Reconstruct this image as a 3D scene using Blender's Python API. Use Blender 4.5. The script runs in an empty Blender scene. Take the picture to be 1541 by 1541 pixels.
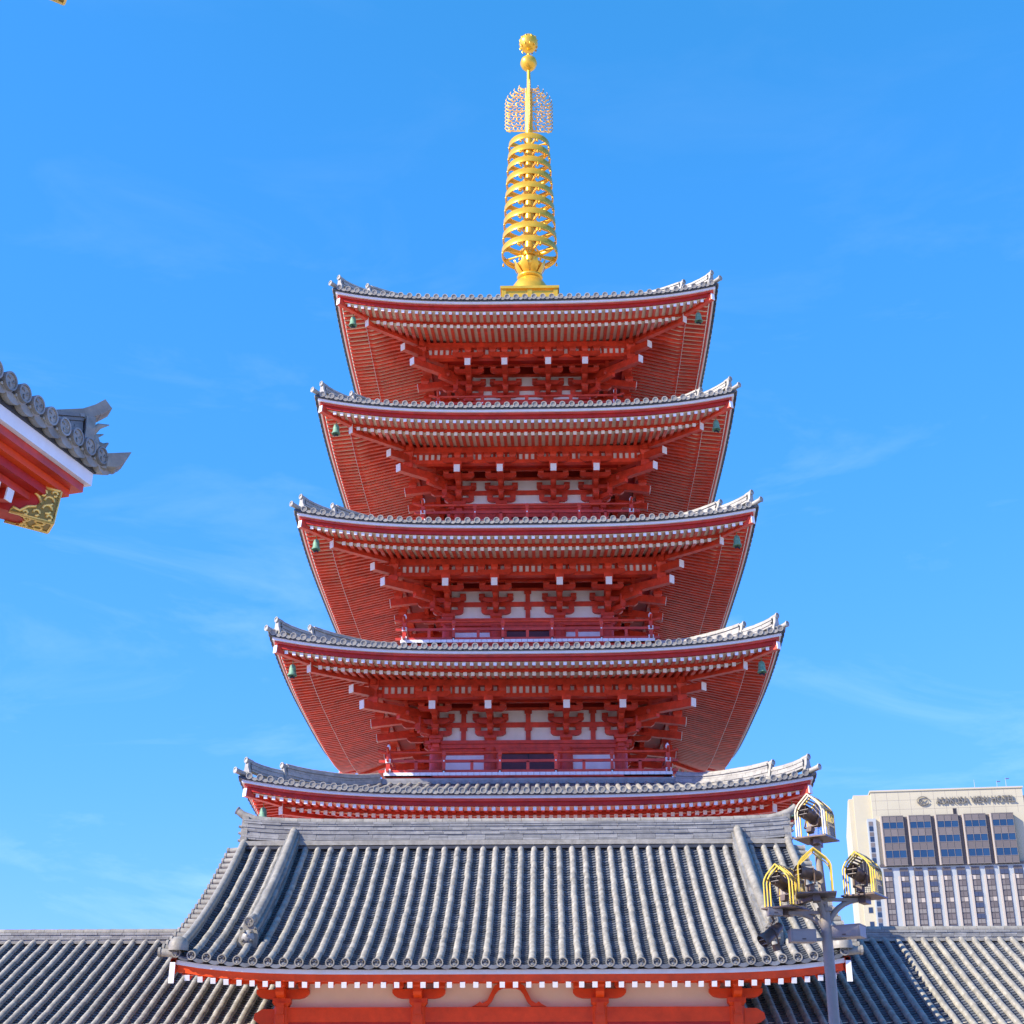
import bpy, math, random
from mathutils import Vector, Matrix
random.seed(7)
R = math.radians
pi = math.pi
# ------------------------------------------------------------------ camera, light, exposure
scene = bpy.context.scene
cam_d = bpy.data.cameras.new("camera")
cam = bpy.data.objects.new("camera", cam_d)
scene.collection.objects.link(cam)
cam.location = (0.5246, -57.0, 1.6)
cam.rotation_euler = (R(90 + 24.1), 0, R(1.355))
cam_d.sensor_width = 36
cam_d.lens = 36 * 2200 / 1541
cam_d.clip_end = 5000
scene.camera = cam
SUN = Vector((-0.72, -0.37, 0.54)).normalized()
elev = math.asin(SUN.z)
azim = math.atan2(SUN.x, SUN.y)            # clockwise from +Y
w = bpy.data.worlds.new("World"); scene.world = w; w.use_nodes = True
nt = w.node_tree; nt.nodes.clear()
N = nt.nodes.new; LK = nt.links.new
sky = N('ShaderNodeTexSky'); sky.sky_type = 'NISHITA'; sky.sun_disc = False
sky.sun_elevation = elev; sky.sun_rotation = azim; sky.altitude = 50
sky.air_density = 1.0; sky.dust_density = 0.3; sky.ozone_density = 3.0
hsv = N('ShaderNodeHueSaturation'); hsv.inputs['Saturation'].default_value = 1.12
hsv.inputs['Value'].default_value = 1.0
tint = N('ShaderNodeMix'); tint.data_type = 'RGBA'; tint.blend_type = 'MULTIPLY'; tint.inputs[0].default_value = 1.0
tint.inputs[7].default_value = (0.42, 1.07, 1.42, 1)
tc = N('ShaderNodeTexCoord'); mp = N('ShaderNodeMapping'); mp.inputs['Scale'].default_value = (2.2, 2.2, 7.0)
mp.inputs['Rotation'].default_value = (0.3, 0.15, 0.4)
nz = N('ShaderNodeTexNoise'); nz.inputs['Scale'].default_value = 2.2; nz.inputs['Detail'].default_value = 9
nz.inputs['Roughness'].default_value = 0.62; nz.inputs['Distortion'].default_value = 0.6
cr = N('ShaderNodeValToRGB'); cr.color_ramp.elements[0].position = 0.52; cr.color_ramp.elements[1].position = 0.85
cr.color_ramp.elements[0].color = (0, 0, 0, 1); cr.color_ramp.elements[1].color = (0.15, 0.15, 0.15, 1)
cm = N('ShaderNodeMix'); cm.data_type = 'RGBA'; cm.inputs[7].default_value = (6.6, 7.6, 8.6, 1)
bg = N('ShaderNodeBackground'); bg.inputs['Strength'].default_value = 0.138
wo = N('ShaderNodeOutputWorld')
sp = N('ShaderNodeSeparateColor'); co = N('ShaderNodeCombineColor'); pg = N('ShaderNodeMath'); pg.operation = 'POWER'; pg.inputs[1].default_value = 0.50
mg = N('ShaderNodeMath'); mg.operation = 'MULTIPLY'; mg.inputs[1].default_value = 1.15
LK(sky.outputs[0], hsv.inputs['Color']); LK(hsv.outputs[0], sp.inputs[0]); 
rl_ = N('ShaderNodeMath'); rl_.operation = 'MULTIPLY'; rl_.inputs[1].default_value = 1.55
rn_ = N('ShaderNodeMath'); rn_.operation = 'MINIMUM'
LK(mg.outputs[0], rl_.inputs[0]); LK(sp.outputs[0], rn_.inputs[0]); LK(rl_.outputs[0], rn_.inputs[1]); LK(rn_.outputs[0], co.inputs[0]); LK(sp.outputs[1], pg.inputs[0]); LK(pg.outputs[0], mg.inputs[0])
LK(mg.outputs[0], co.inputs[1]); LK(sp.outputs[2], co.inputs[2]); LK(co.outputs[0], tint.inputs[6])
LK(tc.outputs['Generated'], mp.inputs[0]); LK(mp.outputs[0], nz.inputs['Vector']); LK(nz.outputs[0], cr.inputs[0])
sx_ = N('ShaderNodeSeparateXYZ'); mr_ = N('ShaderNodeMapRange'); mr_.inputs[1].default_value = 0.62; mr_.inputs[2].default_value = 0.22; mr_.inputs[3].default_value = 0.10; mr_.inputs[4].default_value = 1.0
mc_ = N('ShaderNodeMath'); mc_.operation = 'MULTIPLY'
LK(tc.outputs['Generated'], sx_.inputs[0]); LK(sx_.outputs[2], mr_.inputs[0]); LK(mr_.outputs[0], mc_.inputs[1]); LK(cr.outputs[0], mc_.inputs[0]); LK(mc_.outputs[0], cm.inputs[0]); LK(tint.outputs[2], cm.inputs[6]); LK(cm.outputs[2], bg.inputs[0]); LK(bg.outputs[0], wo.inputs[0])
sd = bpy.data.lights.new("sun", 'SUN'); sd.energy = 4.6; sd.angle = R(0.5); sd.color = (1.0, 0.90, 0.74)
so = bpy.data.objects.new("sun", sd); scene.collection.objects.link(so)
so.rotation_euler = (-SUN).to_track_quat('-Z', 'Y').to_euler()
scene.view_settings.view_transform = 'Standard'; scene.view_settings.look = 'None'
scene.view_settings.exposure = 0.98; scene.view_settings.gamma = 1.0
scene.render.engine = 'CYCLES'

# ------------------------------------------------------------------ materials
MATS = {}
def mat(key, col, rough=0.6, metal=0.0, var=0.0, scale=3.0, island=0.0, bump=0.0, bscale=30.0, col2=None, spec=0.5, detail=6):
    m = bpy.data.materials.new(key); m.use_nodes = True; t = m.node_tree
    b = t.nodes['Principled BSDF']
    b.inputs['Roughness'].default_value = rough; b.inputs['Metallic'].default_value = metal
    b.inputs['Specular IOR Level'].default_value = spec
    n = t.nodes.new; l = t.links.new
    src = None
    tcx = n('ShaderNodeTexCoord')
    if var > 0 or col2:
        no = n('ShaderNodeTexNoise'); no.inputs['Scale'].default_value = scale; no.inputs['Detail'].default_value = detail
        no.inputs['Roughness'].default_value = 0.65
        l(tcx.outputs['Object'], no.inputs['Vector'])
        rp = n('ShaderNodeValToRGB'); rp.color_ramp.elements[0].position = 0.32; rp.color_ramp.elements[1].position = 0.68
        c2 = col2 or tuple(min(1, c * (1 + var)) for c in col)
        c1 = tuple(c * (1 - var) for c in col) if not col2 else col
        rp.color_ramp.elements[0].color = (*c1, 1); rp.color_ramp.elements[1].color = (*c2, 1)
        l(no.outputs[0], rp.inputs[0]); src = rp.outputs[0]
    if island > 0:
        g = n('ShaderNodeNewGeometry'); mr = n('ShaderNodeMapRange')
        mr.inputs[3].default_value = 1 - island; mr.inputs[4].default_value = 1 + island
        l(g.outputs['Random Per Island'], mr.inputs[0])
        mx = n('ShaderNodeMix'); mx.data_type = 'RGBA'; mx.blend_type = 'MULTIPLY'; mx.inputs[0].default_value = 1
        if src: l(src, mx.inputs[6])
        else: mx.inputs[6].default_value = (*col, 1)
        l(mr.outputs[0], mx.inputs[7]); src = mx.outputs[2]
    if src: l(src, b.inputs['Base Color'])
    else: b.inputs['Base Color'].default_value = (*col, 1)
    if bump > 0:
        no2 = n('ShaderNodeTexNoise'); no2.inputs['Scale'].default_value = bscale; no2.inputs['Detail'].default_value = 4
        l(tcx.outputs['Object'], no2.inputs['Vector'])
        bp = n('ShaderNodeBump'); bp.inputs['Strength'].default_value = bump; bp.inputs['Distance'].default_value = 0.02
        l(no2.outputs[0], bp.inputs['Height']); l(bp.outputs[0], b.inputs['Normal'])
    MATS[key] = m
mat('red', (0.60, 0.050, 0.018), 0.42, spec=0.45, island=0.15, var=0.28, scale=2.5, bump=0.15, bscale=14)
mat('red_deep', (0.44, 0.022, 0.010), 0.5, spec=0.3, var=0.18, scale=3)
mat('red_gate', (0.70, 0.065, 0.007), 0.5, spec=0.3, island=0.08, var=0.16, scale=3, bump=0.15, bscale=14)
mat('white', (0.80, 0.79, 0.76), 0.6, var=0.06, scale=4)
mat('cream', (0.74, 0.60, 0.42), 0.7, var=0.06, scale=4)
mat('plaster', (0.82, 0.79, 0.72), 0.8, var=0.07, scale=1.8, bump=0.1)
mat('gate_plaster', (0.82, 0.68, 0.48), 0.8, var=0.06, scale=1.2, bump=0.1)
mat('tile', (0.265, 0.248, 0.200), 0.5, spec=0.35, var=0.26, scale=5.5, island=0.13, bump=0.2, bscale=25)
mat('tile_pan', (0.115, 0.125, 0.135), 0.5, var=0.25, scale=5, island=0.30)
mat('tile_dark', (0.04, 0.042, 0.045), 0.5, var=0.2, scale=6)
mat('tile_pale', (0.33, 0.315, 0.26), 0.45, var=0.2, scale=4, island=0.12)
mat('tile_stack', (0.23, 0.225, 0.20), 0.5, var=0.22, scale=5, island=0.28, bump=0.2)
mat('gold', (0.88, 0.50, 0.045), 0.30, metal=0.55, var=0.1, scale=3)
mat('gold_lattice', (0.85, 0.50, 0.12), 0.42, metal=0.15, var=0.12, scale=3)
mat('gold_leaf', (0.95, 0.66, 0.18), 0.35, metal=0.35, var=0.1, scale=9)
mat('gold_dark', (0.26, 0.18, 0.03), 0.5, metal=0.2)
mat('patina', (0.12, 0.26, 0.15), 0.6, var=0.35, scale=9)
mat('door', (0.09, 0.018, 0.02), 0.45, var=0.2)
mat('black', (0.012, 0.012, 0.014), 0.6)
mat('pole_paint', (0.26, 0.225, 0.18), 0.5, var=0.12, scale=5, bump=0.1)
mat('brown_metal', (0.12, 0.085, 0.065), 0.42, metal=0.2, var=0.25, scale=8)
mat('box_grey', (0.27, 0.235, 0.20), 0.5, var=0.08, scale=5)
mat('yellow_pale', (0.62, 0.56, 0.36), 0.4, var=0.15, scale=8)
mat('yellow_paint', (0.66, 0.46, 0.04), 0.35, var=0.1, scale=8)
mat('glass_dark', (0.02, 0.03, 0.04), 0.08, spec=0.8)
mat('hotel_wall', (0.44, 0.40, 0.275), 0.8, var=0.05, scale=0.1)
mat('hotel_joint', (0.33, 0.295, 0.225), 0.8)
mat('hotel_frame', (0.09, 0.075, 0.065), 0.5, var=0.12, scale=0.5)
mat('hotel_spandrel', (0.13, 0.11, 0.095), 0.5, island=0.16)
mat('hotel_glass', (0.012, 0.035, 0.065), 0.12, island=0.4, spec=0.8)
mat('hotel_pier', (0.32, 0.35, 0.345), 0.7, var=0.05, scale=0.3)
mat('hotel_pale', (0.42, 0.36, 0.28), 0.6, island=0.10)
mat('hotel_mullion', (0.19, 0.17, 0.145), 0.6)
mat('hotel_grey_glass', (0.05, 0.055, 0.07), 0.15, island=0.4, spec=0.6)
mat('letter', (0.16, 0.15, 0.12), 0.5)
mat('ground', (0.52, 0.46, 0.38), 0.85, var=0.15, scale=0.4)
mat('stone', (0.38, 0.36, 0.33), 0.85, var=0.12, scale=1)

# ------------------------------------------------------------------ mesh helper
class MB:
    def __init__(s): s.v = []; s.f = []; s.m = []; s.sm = []; s.keys = []; s.T = None
    def k(s, key):
        if key not in s.keys: s.keys.append(key)
        return s.keys.index(key)
    def add(s, vs, fs, key, smooth=False):
        o = len(s.v); kk = s.k(key)
        if s.T: vs = [s.T(p) for p in vs]
        s.v.extend([tuple(p) for p in vs])
        for f in fs: s.f.append([i + o for i in f]); s.m.append(kk); s.sm.append(smooth)
    def box(s, x0, x1, y0, y1, z0, z1, key):
        s.add([(x0,y0,z0),(x1,y0,z0),(x1,y1,z0),(x0,y1,z0),(x0,y0,z1),(x1,y0,z1),(x1,y1,z1),(x0,y1,z1)],
              [(3,2,1,0),(4,5,6,7),(0,1,5,4),(1,2,6,5),(2,3,7,6),(3,0,4,7)], key)
    def cbox(s, c, sz, key):
        s.box(c[0]-sz[0]/2, c[0]+sz[0]/2, c[1]-sz[1]/2, c[1]+sz[1]/2, c[2]-sz[2]/2, c[2]+sz[2]/2, key)
    def beam(s, a, b, wd, ht, key, endkey=None, up=(0,0,1), cap=0.012):
        a = Vector(a); b = Vector(b); d = (b - a).normalized(); n = d.cross(Vector(up)).normalized(); u = n.cross(d)
        n *= wd/2; u *= ht/2
        s.add([a-n-u,a+n-u,a+n+u,a-n+u,b-n-u,b+n-u,b+n+u,b-n+u],
              [(0,1,2,3),(7,6,5,4),(0,4,5,1),(1,5,6,2),(2,6,7,3),(3,7,4,0)], key)
        if endkey:
            c = b + d*cap; n = n*1.03; u = u*1.03; b = b + d*0.0015
            s.add([b-n-u,b+n-u,b+n+u,b-n+u,c-n-u,c+n-u,c+n+u,c-n+u],
                  [(0,1,2,3),(7,6,5,4),(0,4,5,1),(1,5,6,2),(2,6,7,3),(3,7,4,0)], endkey)
    def tube(s, pts, r, key, seg=8, smooth=True, caps=True, up=(0,0,1)):
        pts = [Vector(p) for p in pts]; n = len(pts); vs = []; rs = r if isinstance(r, (list, tuple)) else [r]*n
        for i, p in enumerate(pts):
            d = (pts[min(i+1,n-1)] - pts[max(i-1,0)]).normalized()
            uu = Vector(up) if abs(d.dot(Vector(up))) < 0.98 else Vector((1,0,0))
            a = d.cross(uu).normalized(); b = a.cross(d)
            for j in range(seg):
                t = 2*pi*j/seg; vs.append(p + (a*math.cos(t) + b*math.sin(t))*rs[i])
        fs = []
        for i in range(n-1):
            for j in range(seg):
                j2 = (j+1) % seg; fs.append((i*seg+j, i*seg+j2, (i+1)*seg+j2, (i+1)*seg+j))
        s.add(vs, fs, key, smooth)
        if caps:
            s.add(vs[:seg], [tuple(range(seg))], key); s.add(vs[-seg:], [tuple(reversed(range(seg)))], key)
    def lathe(s, prof, key, c=(0,0,0), seg=24, smooth=True):
        vs = []; fs = []
        for r, z in prof:
            for j in range(seg):
                t = 2*pi*j/seg; vs.append((c[0]+r*math.cos(t), c[1]+r*math.sin(t), c[2]+z))
        for i in range(len(prof)-1):
            for j in range(seg):
                j2 = (j+1) % seg; fs.append((i*seg+j, i*seg+j2, (i+1)*seg+j2, (i+1)*seg+j))
        s.add(vs, fs, key, smooth)
    def prism(s, poly, fn0, fn1, key):
        """2-D outline -> solid; fn0/fn1 map (a,b) to the two faces"""
        n = len(poly); vs = [fn0(a, b) for a, b in poly] + [fn1(a, b) for a, b in poly]
        fs = [tuple(range(n)), tuple(range(2*n-1, n-1, -1))]
        for i in range(n): j = (i+1) % n; fs.append((j, i, i+n, j+n))
        s.add(vs, fs, key)
    def build(s, name, parent=None, loc=(0,0,0), rot=(0,0,0)):
        me = bpy.data.meshes.new(name); me.from_pydata(s.v, [], s.f)
        for k in s.keys: me.materials.append(MATS[k])
        me.polygons.foreach_set('material_index', s.m); me.polygons.foreach_set('use_smooth', s.sm)
        me.update()
        import bmesh
        bm = bmesh.new(); bm.from_mesh(me); bmesh.ops.recalc_face_normals(bm, faces=bm.faces); bm.to_mesh(me); bm.free()
        return link(name, me, parent, loc, rot)
def link(name, me, parent=None, loc=(0,0,0), rot=(0,0,0)):
    o = bpy.data.objects.new(name, me); scene.collection.objects.link(o)
    o.location = loc; o.rotation_euler = rot
    if parent: o.parent = parent
    return o
def thing(name, label, cat, loc=(0,0,0), rot=(0,0,0), group=None):
    o = link(name, None, None, loc, rot); o.empty_display_size = 0.3
    o['label'] = label; o['category'] = cat
    if group: o['group'] = group
    return o
def boat(L, z0, z1):
    dz = z1 - z0; h = L/2
    r = [(h, z1), (h, z1-0.4*dz), (h-0.04, z0+0.33*dz), (h-0.10, z0+0.12*dz), (h-0.20, z0)]
    return r + [(-a, b) for a, b in reversed(r)]
def masu(m, s, o, z0, z1, wd, key):
    """small bearing block, tapered below, in (s, o, z)"""
    hz = z0 + (z1-z0)*0.42; a = wd/2; b = wd/2*0.72
    def ring(q, z): return [(s-q,o-q,z),(s+q,o-q,z),(s+q,o+q,z),(s-q,o+q,z)]
    vs = ring(b, z0)+ring(a, hz)+ring(a, z1); fs = [(3,2,1,0),(8,9,10,11)]
    for k in (0, 4):
        for i in range(4): j = (i+1) % 4; fs.append((k+i, k+j, k+4+j, k+4+i))
    m.add(vs, fs, key)

# stacked ridge of thin flat tiles under a round cap
def stacked_ridge(m, path, height, width, layers=7, brick=0.42, cap=0.09, key='tile_stack', capkey='tile', base_extra=0.0):
    pts = [Vector(p) for p in path]
    lens = [0]
    for i in range(1, len(pts)): lens.append(lens[-1] + (pts[i]-pts[i-1]).length)
    L = lens[-1]
    def at(d):
        d = max(0, min(L, d))
        for i in range(1, len(pts)):
            if d <= lens[i] + 1e-9:
                t = (d-lens[i-1])/(lens[i]-lens[i-1]); return pts[i-1].lerp(pts[i], t)
        return pts[-1]
    lh = height/layers
    for j in range(layers):
        off = random.uniform(0, brick); d = -off; wj = width*(1.0 if j % 2 == 0 else 0.93) - 0.10*width*j/layers
        if j == 1 or j == layers-1: wj += 0.06
        while d < L:
            a = at(max(0, d)); b = at(min(L, d+brick-0.006))
            if (b-a).length > 0.04:
                z = Vector((0, 0, (j+0.5)*lh)); m.beam(a+z, b+z, wj + random.uniform(-.008, .008), lh*0.9, key)
            d += brick
    n = max(2, int(L/0.32))
    for i in range(n):
        a = at(L*i/n); b = at(L*(i+1)/n-0.008); z = Vector((0, 0, height+cap*0.35))
        m.tube([a+z, b+z], [cap, cap*0.93], capkey, seg=10)
def disc(m, c, out, r, depth=0.05, key='tile', inner='tile_dark', seg=12, crest=False):
    """round end tile: rim ring with a recessed face"""
    c = Vector(c); out = Vector(out).normalized(); a = out.cross(Vector((0,0,1))).normalized(); b = a.cross(out)
    def ring(q, d): return [c + out*d + (a*math.cos(2*pi*j/seg)+b*math.sin(2*pi*j/seg))*q for j in range(seg)]
    vs = ring(r, -depth)+ring(r, 0)+ring(r*0.76, 0)+ring(r*0.74, -0.02); fs = []
    for k in range(3):
        for j in range(seg): j2 = (j+1) % seg; fs.append((k*seg+j, k*seg+j2, (k+1)*seg+j2, (k+1)*seg+j))
    m.add(vs, fs, key)
    m.add(ring(r*0.74, -0.02), [tuple(range(seg))], inner)
    if crest:
        for t in range(3):
            an = 2*pi*t/3+0.4; cc = c + (a*math.cos(an)+b*math.sin(an))*r*0.34 - out*0.012
            pts = [cc + (a*math.cos(an+q)+b*math.sin(an+q))*r*0.22*(1-q/5) for q in (0, 0.9, 1.8, 2.7)]
            m.tube(pts, [r*0.13, r*0.12, r*0.08, r*0.03], key, seg=5)

# straight-run tiled roof slope: prof(t)->(y,z); t=0 eave..1 ridge ; x positions of round tile rows
def tile_slope(m, xs, prof, lift, r=0.078, course=0.135, seg_len=0.30, steps=60, disc_r=0.095, crest=False, inner='tile_dark', discs=True, flare=True):
    P = [prof(i/steps) for i in range(steps+1)]
    L = [0]
    for i in range(steps): L.append(L[-1]+math.hypot(P[i+1][0]-P[i][0], P[i+1][1]-P[i][1]))
    T = L[-1]
    def at(d):
        d = max(0, min(T, d))
        for i in range(steps):
            if d <= L[i+1]+1e-9:
                t = (d-L[i])/(L[i+1]-L[i]); return (P[i][0]*(1-t)+P[i+1][0]*t, P[i][1]*(1-t)+P[i+1][1]*t)
        return P[-1]
    def pt(x, d, up):
        y, z = at(d); y2, z2 = at(min(T, d+0.05)); y1, z1 = at(max(0, d-0.05)); q = math.hypot(y2-y1, z2-z1) or 1
        ny, nz_ = -(z2-z1)/q, (y2-y1)/q
        if nz_ < 0: ny, nz_ = -ny, -nz_
        return (x, y+ny*up, z+nz_*up+lift(x, d/T))
    pitch = xs[1]-xs[0]; nc = int(T/course); ns = int(T/seg_len)
    for x in xs:                                   # round rows
        for i in range(ns):
            d0 = T*i/ns; d1 = T*(i+1)/ns; rr = r*random.uniform(0.97, 1.03); jx = random.uniform(-.008, .008)
            vs = []
            for d, q in ((d0, rr*1.03), (d1-0.004, rr*0.96)):
                for j in range(8):
                    a = pi*j/7; vs.append(pt(x+jx+q*math.cos(a), d, 0.035+q*math.sin(a)*1.0))
            m.add(vs, [(j, j+1, 9+j, 8+j) for j in range(7)]+[tuple(range(8))], 'tile', True)
        if discs:
            c = pt(x, 0, 0.055); disc(m, (c[0], c[1]-0.03*(1 if P[1][0] > P[0][0] else -1), c[2]), (0, -1 if P[1][0] > P[0][0] else 1, -0.1), disc_r, 0.06, 'tile', inner, 14, crest)
    for x in list(xs)[:-1]:                        # concave pans, one lip per course
        cx = x+pitch/2; hw = pitch/2-0.02
        for j in range(nc):
            d0 = T*j/nc; d1 = T*(j+1)/nc; rows = []
            for d, up in ((d0, -0.03), (d0, 0.022), (d1, -0.012)):
                for q in range(5):
                    u = -1+q/2; rows.append(pt(cx+u*hw, d, up + 0.05*u*u - 0.02))
            m.add(rows, [(q, q+1, 6+q, 5+q) for q in range(4)]+[(5+q, 6+q, 11+q, 10+q) for q in range(4)], 'tile_pan')
        if discs:                                  # crescent end of the lowest pan
            vs = []
            sgn = -1 if P[1][0] > P[0][0] else 1
            for q in range(7):
                u = -1+q/3; a = pt(cx+u*(hw+0.02), 0, 0.0)
                zt = 0.05*u*u-0.02; zb = zt-0.045*(1-u*u*0.55)-0.010
                vs += [(a[0], a[1]+sgn*0.035, a[2]+zt+0.02), (a[0], a[1]+sgn*0.035, a[2]+zb), (a[0], a[1]-sgn*0.02, a[2]+zb)]
            m.add(vs, [(3*q, 3*q+3, 3*q+4, 3*q+1) for q in range(6)]+[(3*q+1, 3*q+4, 3*q+5, 3*q+2) for q in range(6)], 'tile_pan')
    return pt, T

# ------------------------------------------------------------------ setting
g = MB(); g.add([(-2500,-2500,0),(2500,-2500,0),(2500,2500,0),(-2500,2500,0)], [(0,1,2,3)], 'ground')
go = g.build('ground'); go['kind'] = 'structure'

# ================================================================== PAGODA
pag = thing('pagoda', 'vermilion five-storey pagoda with white-edged eaves and golden spire behind the gate', 'pagoda', (-0.13, 0, 0))
#        E     zf     P     C    Ci    deckh deckz
TIER = {1: (9.42, 12.66, 6.10, 3.95, 1.62, None, 9.0),
        2: (8.85, 17.83, 5.62, 3.45, 1.42, 5.18, 14.48),
        3: (8.36, 22.80, 5.10, 3.10, 1.24, 4.78, 19.66),
        4: (7.93, 27.78, 4.70, 2.76, 1.06, 4.25, 24.75),
        5: (7.55, 32.82, 4.33, 2.42, 0.90, 3.78, 29.90)}
NEXT_I = {1: (5.30, 1.28), 2: (4.90, 1.20), 3: (4.40, 1.32), 4: (3.9, 1.45), 5: (1.25, 3.72)}
LIFT = 0.58
def rot_side(k):
    c, s_ = [(1,0),(0,1),(-1,0),(0,-1)][k]
    return lambda p: (p[0]*c - p[1]*s_, p[0]*s_ + p[1]*c, p[2])
def lift_at(s, h, E, P):
    if h <= P: return 0.0
    u = min(1.15, abs(s)/max(h, 0.01)); return LIFT*u**3.2*min(1.05, (h-P)/(E-P))**1.2
rest = MB()                                        # rafters beyond the hundred largest
flyA = basA = None
def rafter_mesh(L):
    m = MB(); m.beam((0, L, 0), (0, 0, 0), 0.115, 0.125, 'red', 'white', cap=0.014); return m
def hip_point(k):  # corner direction of side k's right hand corner
    return rot_side(k)

for tier in (1, 2, 3, 4, 5):
    E, zf, P, C, Ci, dh, dz = TIER[tier]; I, rise = NEXT_I[tier]
    def zs(s, h, E=E, zf=zf, P=P, I=I, rise=rise, tier=tier):     # roof surface
        t = max(0, min(1, (E-h)/(E-I)));
        if tier == 5: g_ = 0.70*t+0.30*t*t
        else: g_ = 0.82*t+0.18*t*t
        return zf+0.14+rise*g_+lift_at(s, h, E, P)
    # --- roof tiles
    rm = MB(); pitch = 0.352; n = int((E+0.05)/pitch)
    for k in range(4):
        rm.T = rot_side(k)
        # bed surface
        nh = 10; ns = 40; vs = []; fs = []
        for i in range(nh+1):
            h = E+0.08-(E+0.08-I)*i/nh
            for j in range(ns+1):
                s_ = -h+2*h*j/ns; vs.append((s_, -h, zs(s_, h)))
        for i in range(nh):
            for j in range(ns): a = i*(ns+1)+j; fs.append((a, a+1, a+ns+2, a+ns+1))
        rm.add(vs, fs, 'tile_pan', True)
        for q in range(-n, n+1):
            s_ = q*pitch; hin = max(I, abs(s_)+0.12)
            nseg = max(1, int((E+0.1-hin)/0.42))
            for i in range(nseg):
                h0 = E+0.12-(E+0.12-hin)*i/nseg; h1 = E+0.12-(E+0.12-hin)*(i+1)/nseg; vv = []
                for h, rr in ((h0, 0.088), (h1+0.006, 0.080)):
                    z = zs(s_, h)
                    for j in range(6):
                        a = pi*j/5; vv.append((s_+rr*math.cos(a), -h, z+0.01+rr*math.sin(a)))
                rm.add(vv, [(j, j+1, 7+j, 6+j) for j in range(5)]+[tuple(range(6))], 'tile', True)
            disc(rm, (s_, -(E+0.15), zs(s_, E)+0.045), (0, -1, -0.15), 0.112, 0.05, 'tile_pale', 'tile', 12)
            if q < n:                               # pan end between two discs
                x0 = s_+0.08; x1 = s_+pitch-0.08; vv = []
                for j in range(5):
                    u = j/4; x = x0+(x1-x0)*u; z = zs(x, E)-0.03; d = 0.03+0.05*math.sin(pi*u)
                    vv += [(x, -(E+0.125), z+0.06), (x, -(E+0.125), z-d+0.02)]
                rm.add(vv, [(2*j, 2*j+2, 2*j+3, 2*j+1) for j in range(4)], 'tile')
    rm.T = None
    roof = rm.build('roof', pag)
    # --- eave boards: swept, mitred at corners
    def sweep(m, poly, key):
        ns = 32
        for k in range(4):
            m.T = rot_side(k); vs = []; npol = len(poly)
            for j in range(ns+1):
                u = -1+2*j/ns
                for h, z in poly: vs.append((u*h, -h, zf+z+lift_at(u*h, h, E, P)))
            fs = []
            for j in range(ns):
                for i in range(npol):
                    i2 = (i+1) % npol; fs.append((j*npol+i, j*npol+i2, (j+1)*npol+i2, (j+1)*npol+i))
            m.add(vs, fs, key)
        m.T = None
    eb = MB()
    sweep(eb, [(E-0.34,-0.27),(E-0.16,-0.27),(E-0.16,-0.13),(E-0.34,-0.13)], 'red_deep')
    sweep(eb, [(E-0.36,-0.127),(E-0.08,-0.127),(E-0.08,-0.047),(E-0.36,-0.047)], 'red')
    sweep(eb, [(E-0.40,-0.044),(E,-0.044),(E,0.052),(E-0.40,0.052)], 'white')
    sweep(eb, [(E-0.40,0.055),(E+0.10,0.055),(E+0.10,0.125),(E-0.40,0.125)], 'tile_dark')
    eb.build('eave_board', roof)
    # --- soffit boards
    sf = MB()
    def sheet(ha, za, hb, zb, key, th=0.03):
        ns = 28
        for k in range(4):
            sf.T = rot_side(k)
            for dzz, kk in ((0, key), (th, key)):
                vs = []
                for j in range(ns+1):
                    u = -1+2*j/ns
                    for h, z in ((ha, za), (hb, zb)): vs.append((u*h, -h, zf+z+dzz+lift_at(u*h, h, E, P)))
                sf.add(vs, [(2*j, 2*j+2, 2*j+3, 2*j+1) for j in range(ns)], kk)
        sf.T = None
    FO, FI, BO = E-0.25, E-1.30, E-1.10
    zfo, zfi, zbo, zbp = -0.335, -0.19, -0.43, 0.10        # rafter centre heights
    slope_b = (zbp-zbo)/(BO-P)
    sheet(E-0.20, zfo+0.048, FO-0.10, zfo+0.03, 'cream'); sheet(FO-0.10, zfo+0.03, BO-0.34, zfi+0.0, 'cream')
    sheet(BO-0.02, zbo+0.048, BO-0.18, zbo-0.008+slope_b*0.18, 'cream'); sheet(BO-0.18, zbo-0.008+slope_b*0.18, C, zbo-0.02+slope_b*(BO-C), 'cream')
    sf.build('soffit', roof)
    kb = MB(); sweep(kb, [(BO-0.20,zbo+0.068),(BO-0.02,zbo+0.068),(BO-0.02,zfi-0.03),(BO-0.20,zfi-0.03)], 'red'); kb.build('rafter_board', roof)
    # --- rafters
    rp_ = 0.27
    nf = int((E-0.42)/rp_); nb = int((BO-0.30)/rp_)
    if tier == 1:
        fm = rafter_mesh(FO-FI).build('rafter', roof); bm_ = rafter_mesh(BO-P+0.3).build('rafter', roof)
        used = {'f': False, 'b': False}
    for k in range(4):
        Tk = rot_side(k); rest.T = Tk
        for q in range(-nf, nf+1):
            s_ = (q+0.5)*rp_ if False else q*rp_; hin = max(FI, abs(s_)+0.10)
            if hin > FO-0.08: continue
            za = zf+zfo+lift_at(s_, FO, E, P); zb = zf+zfo+(zfi-zfo)*(FO-hin)/(FO-FI)+lift_at(s_, hin, E, P)
            if tier == 1 and k == 0:
                o = fm if not used['f'] else link('rafter', fm.data, roof); used['f'] = True
                o.location = (s_, -FO, za); o.scale = (1, (FO-hin)/(FO-FI), 1); o.rotation_euler = (math.atan2(zb-za, FO-hin), 0, 0)
            else: rest.beam((s_, -hin, zb), (s_, -FO, za), 0.115, 0.125, 'red', 'white', cap=0.014)
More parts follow.
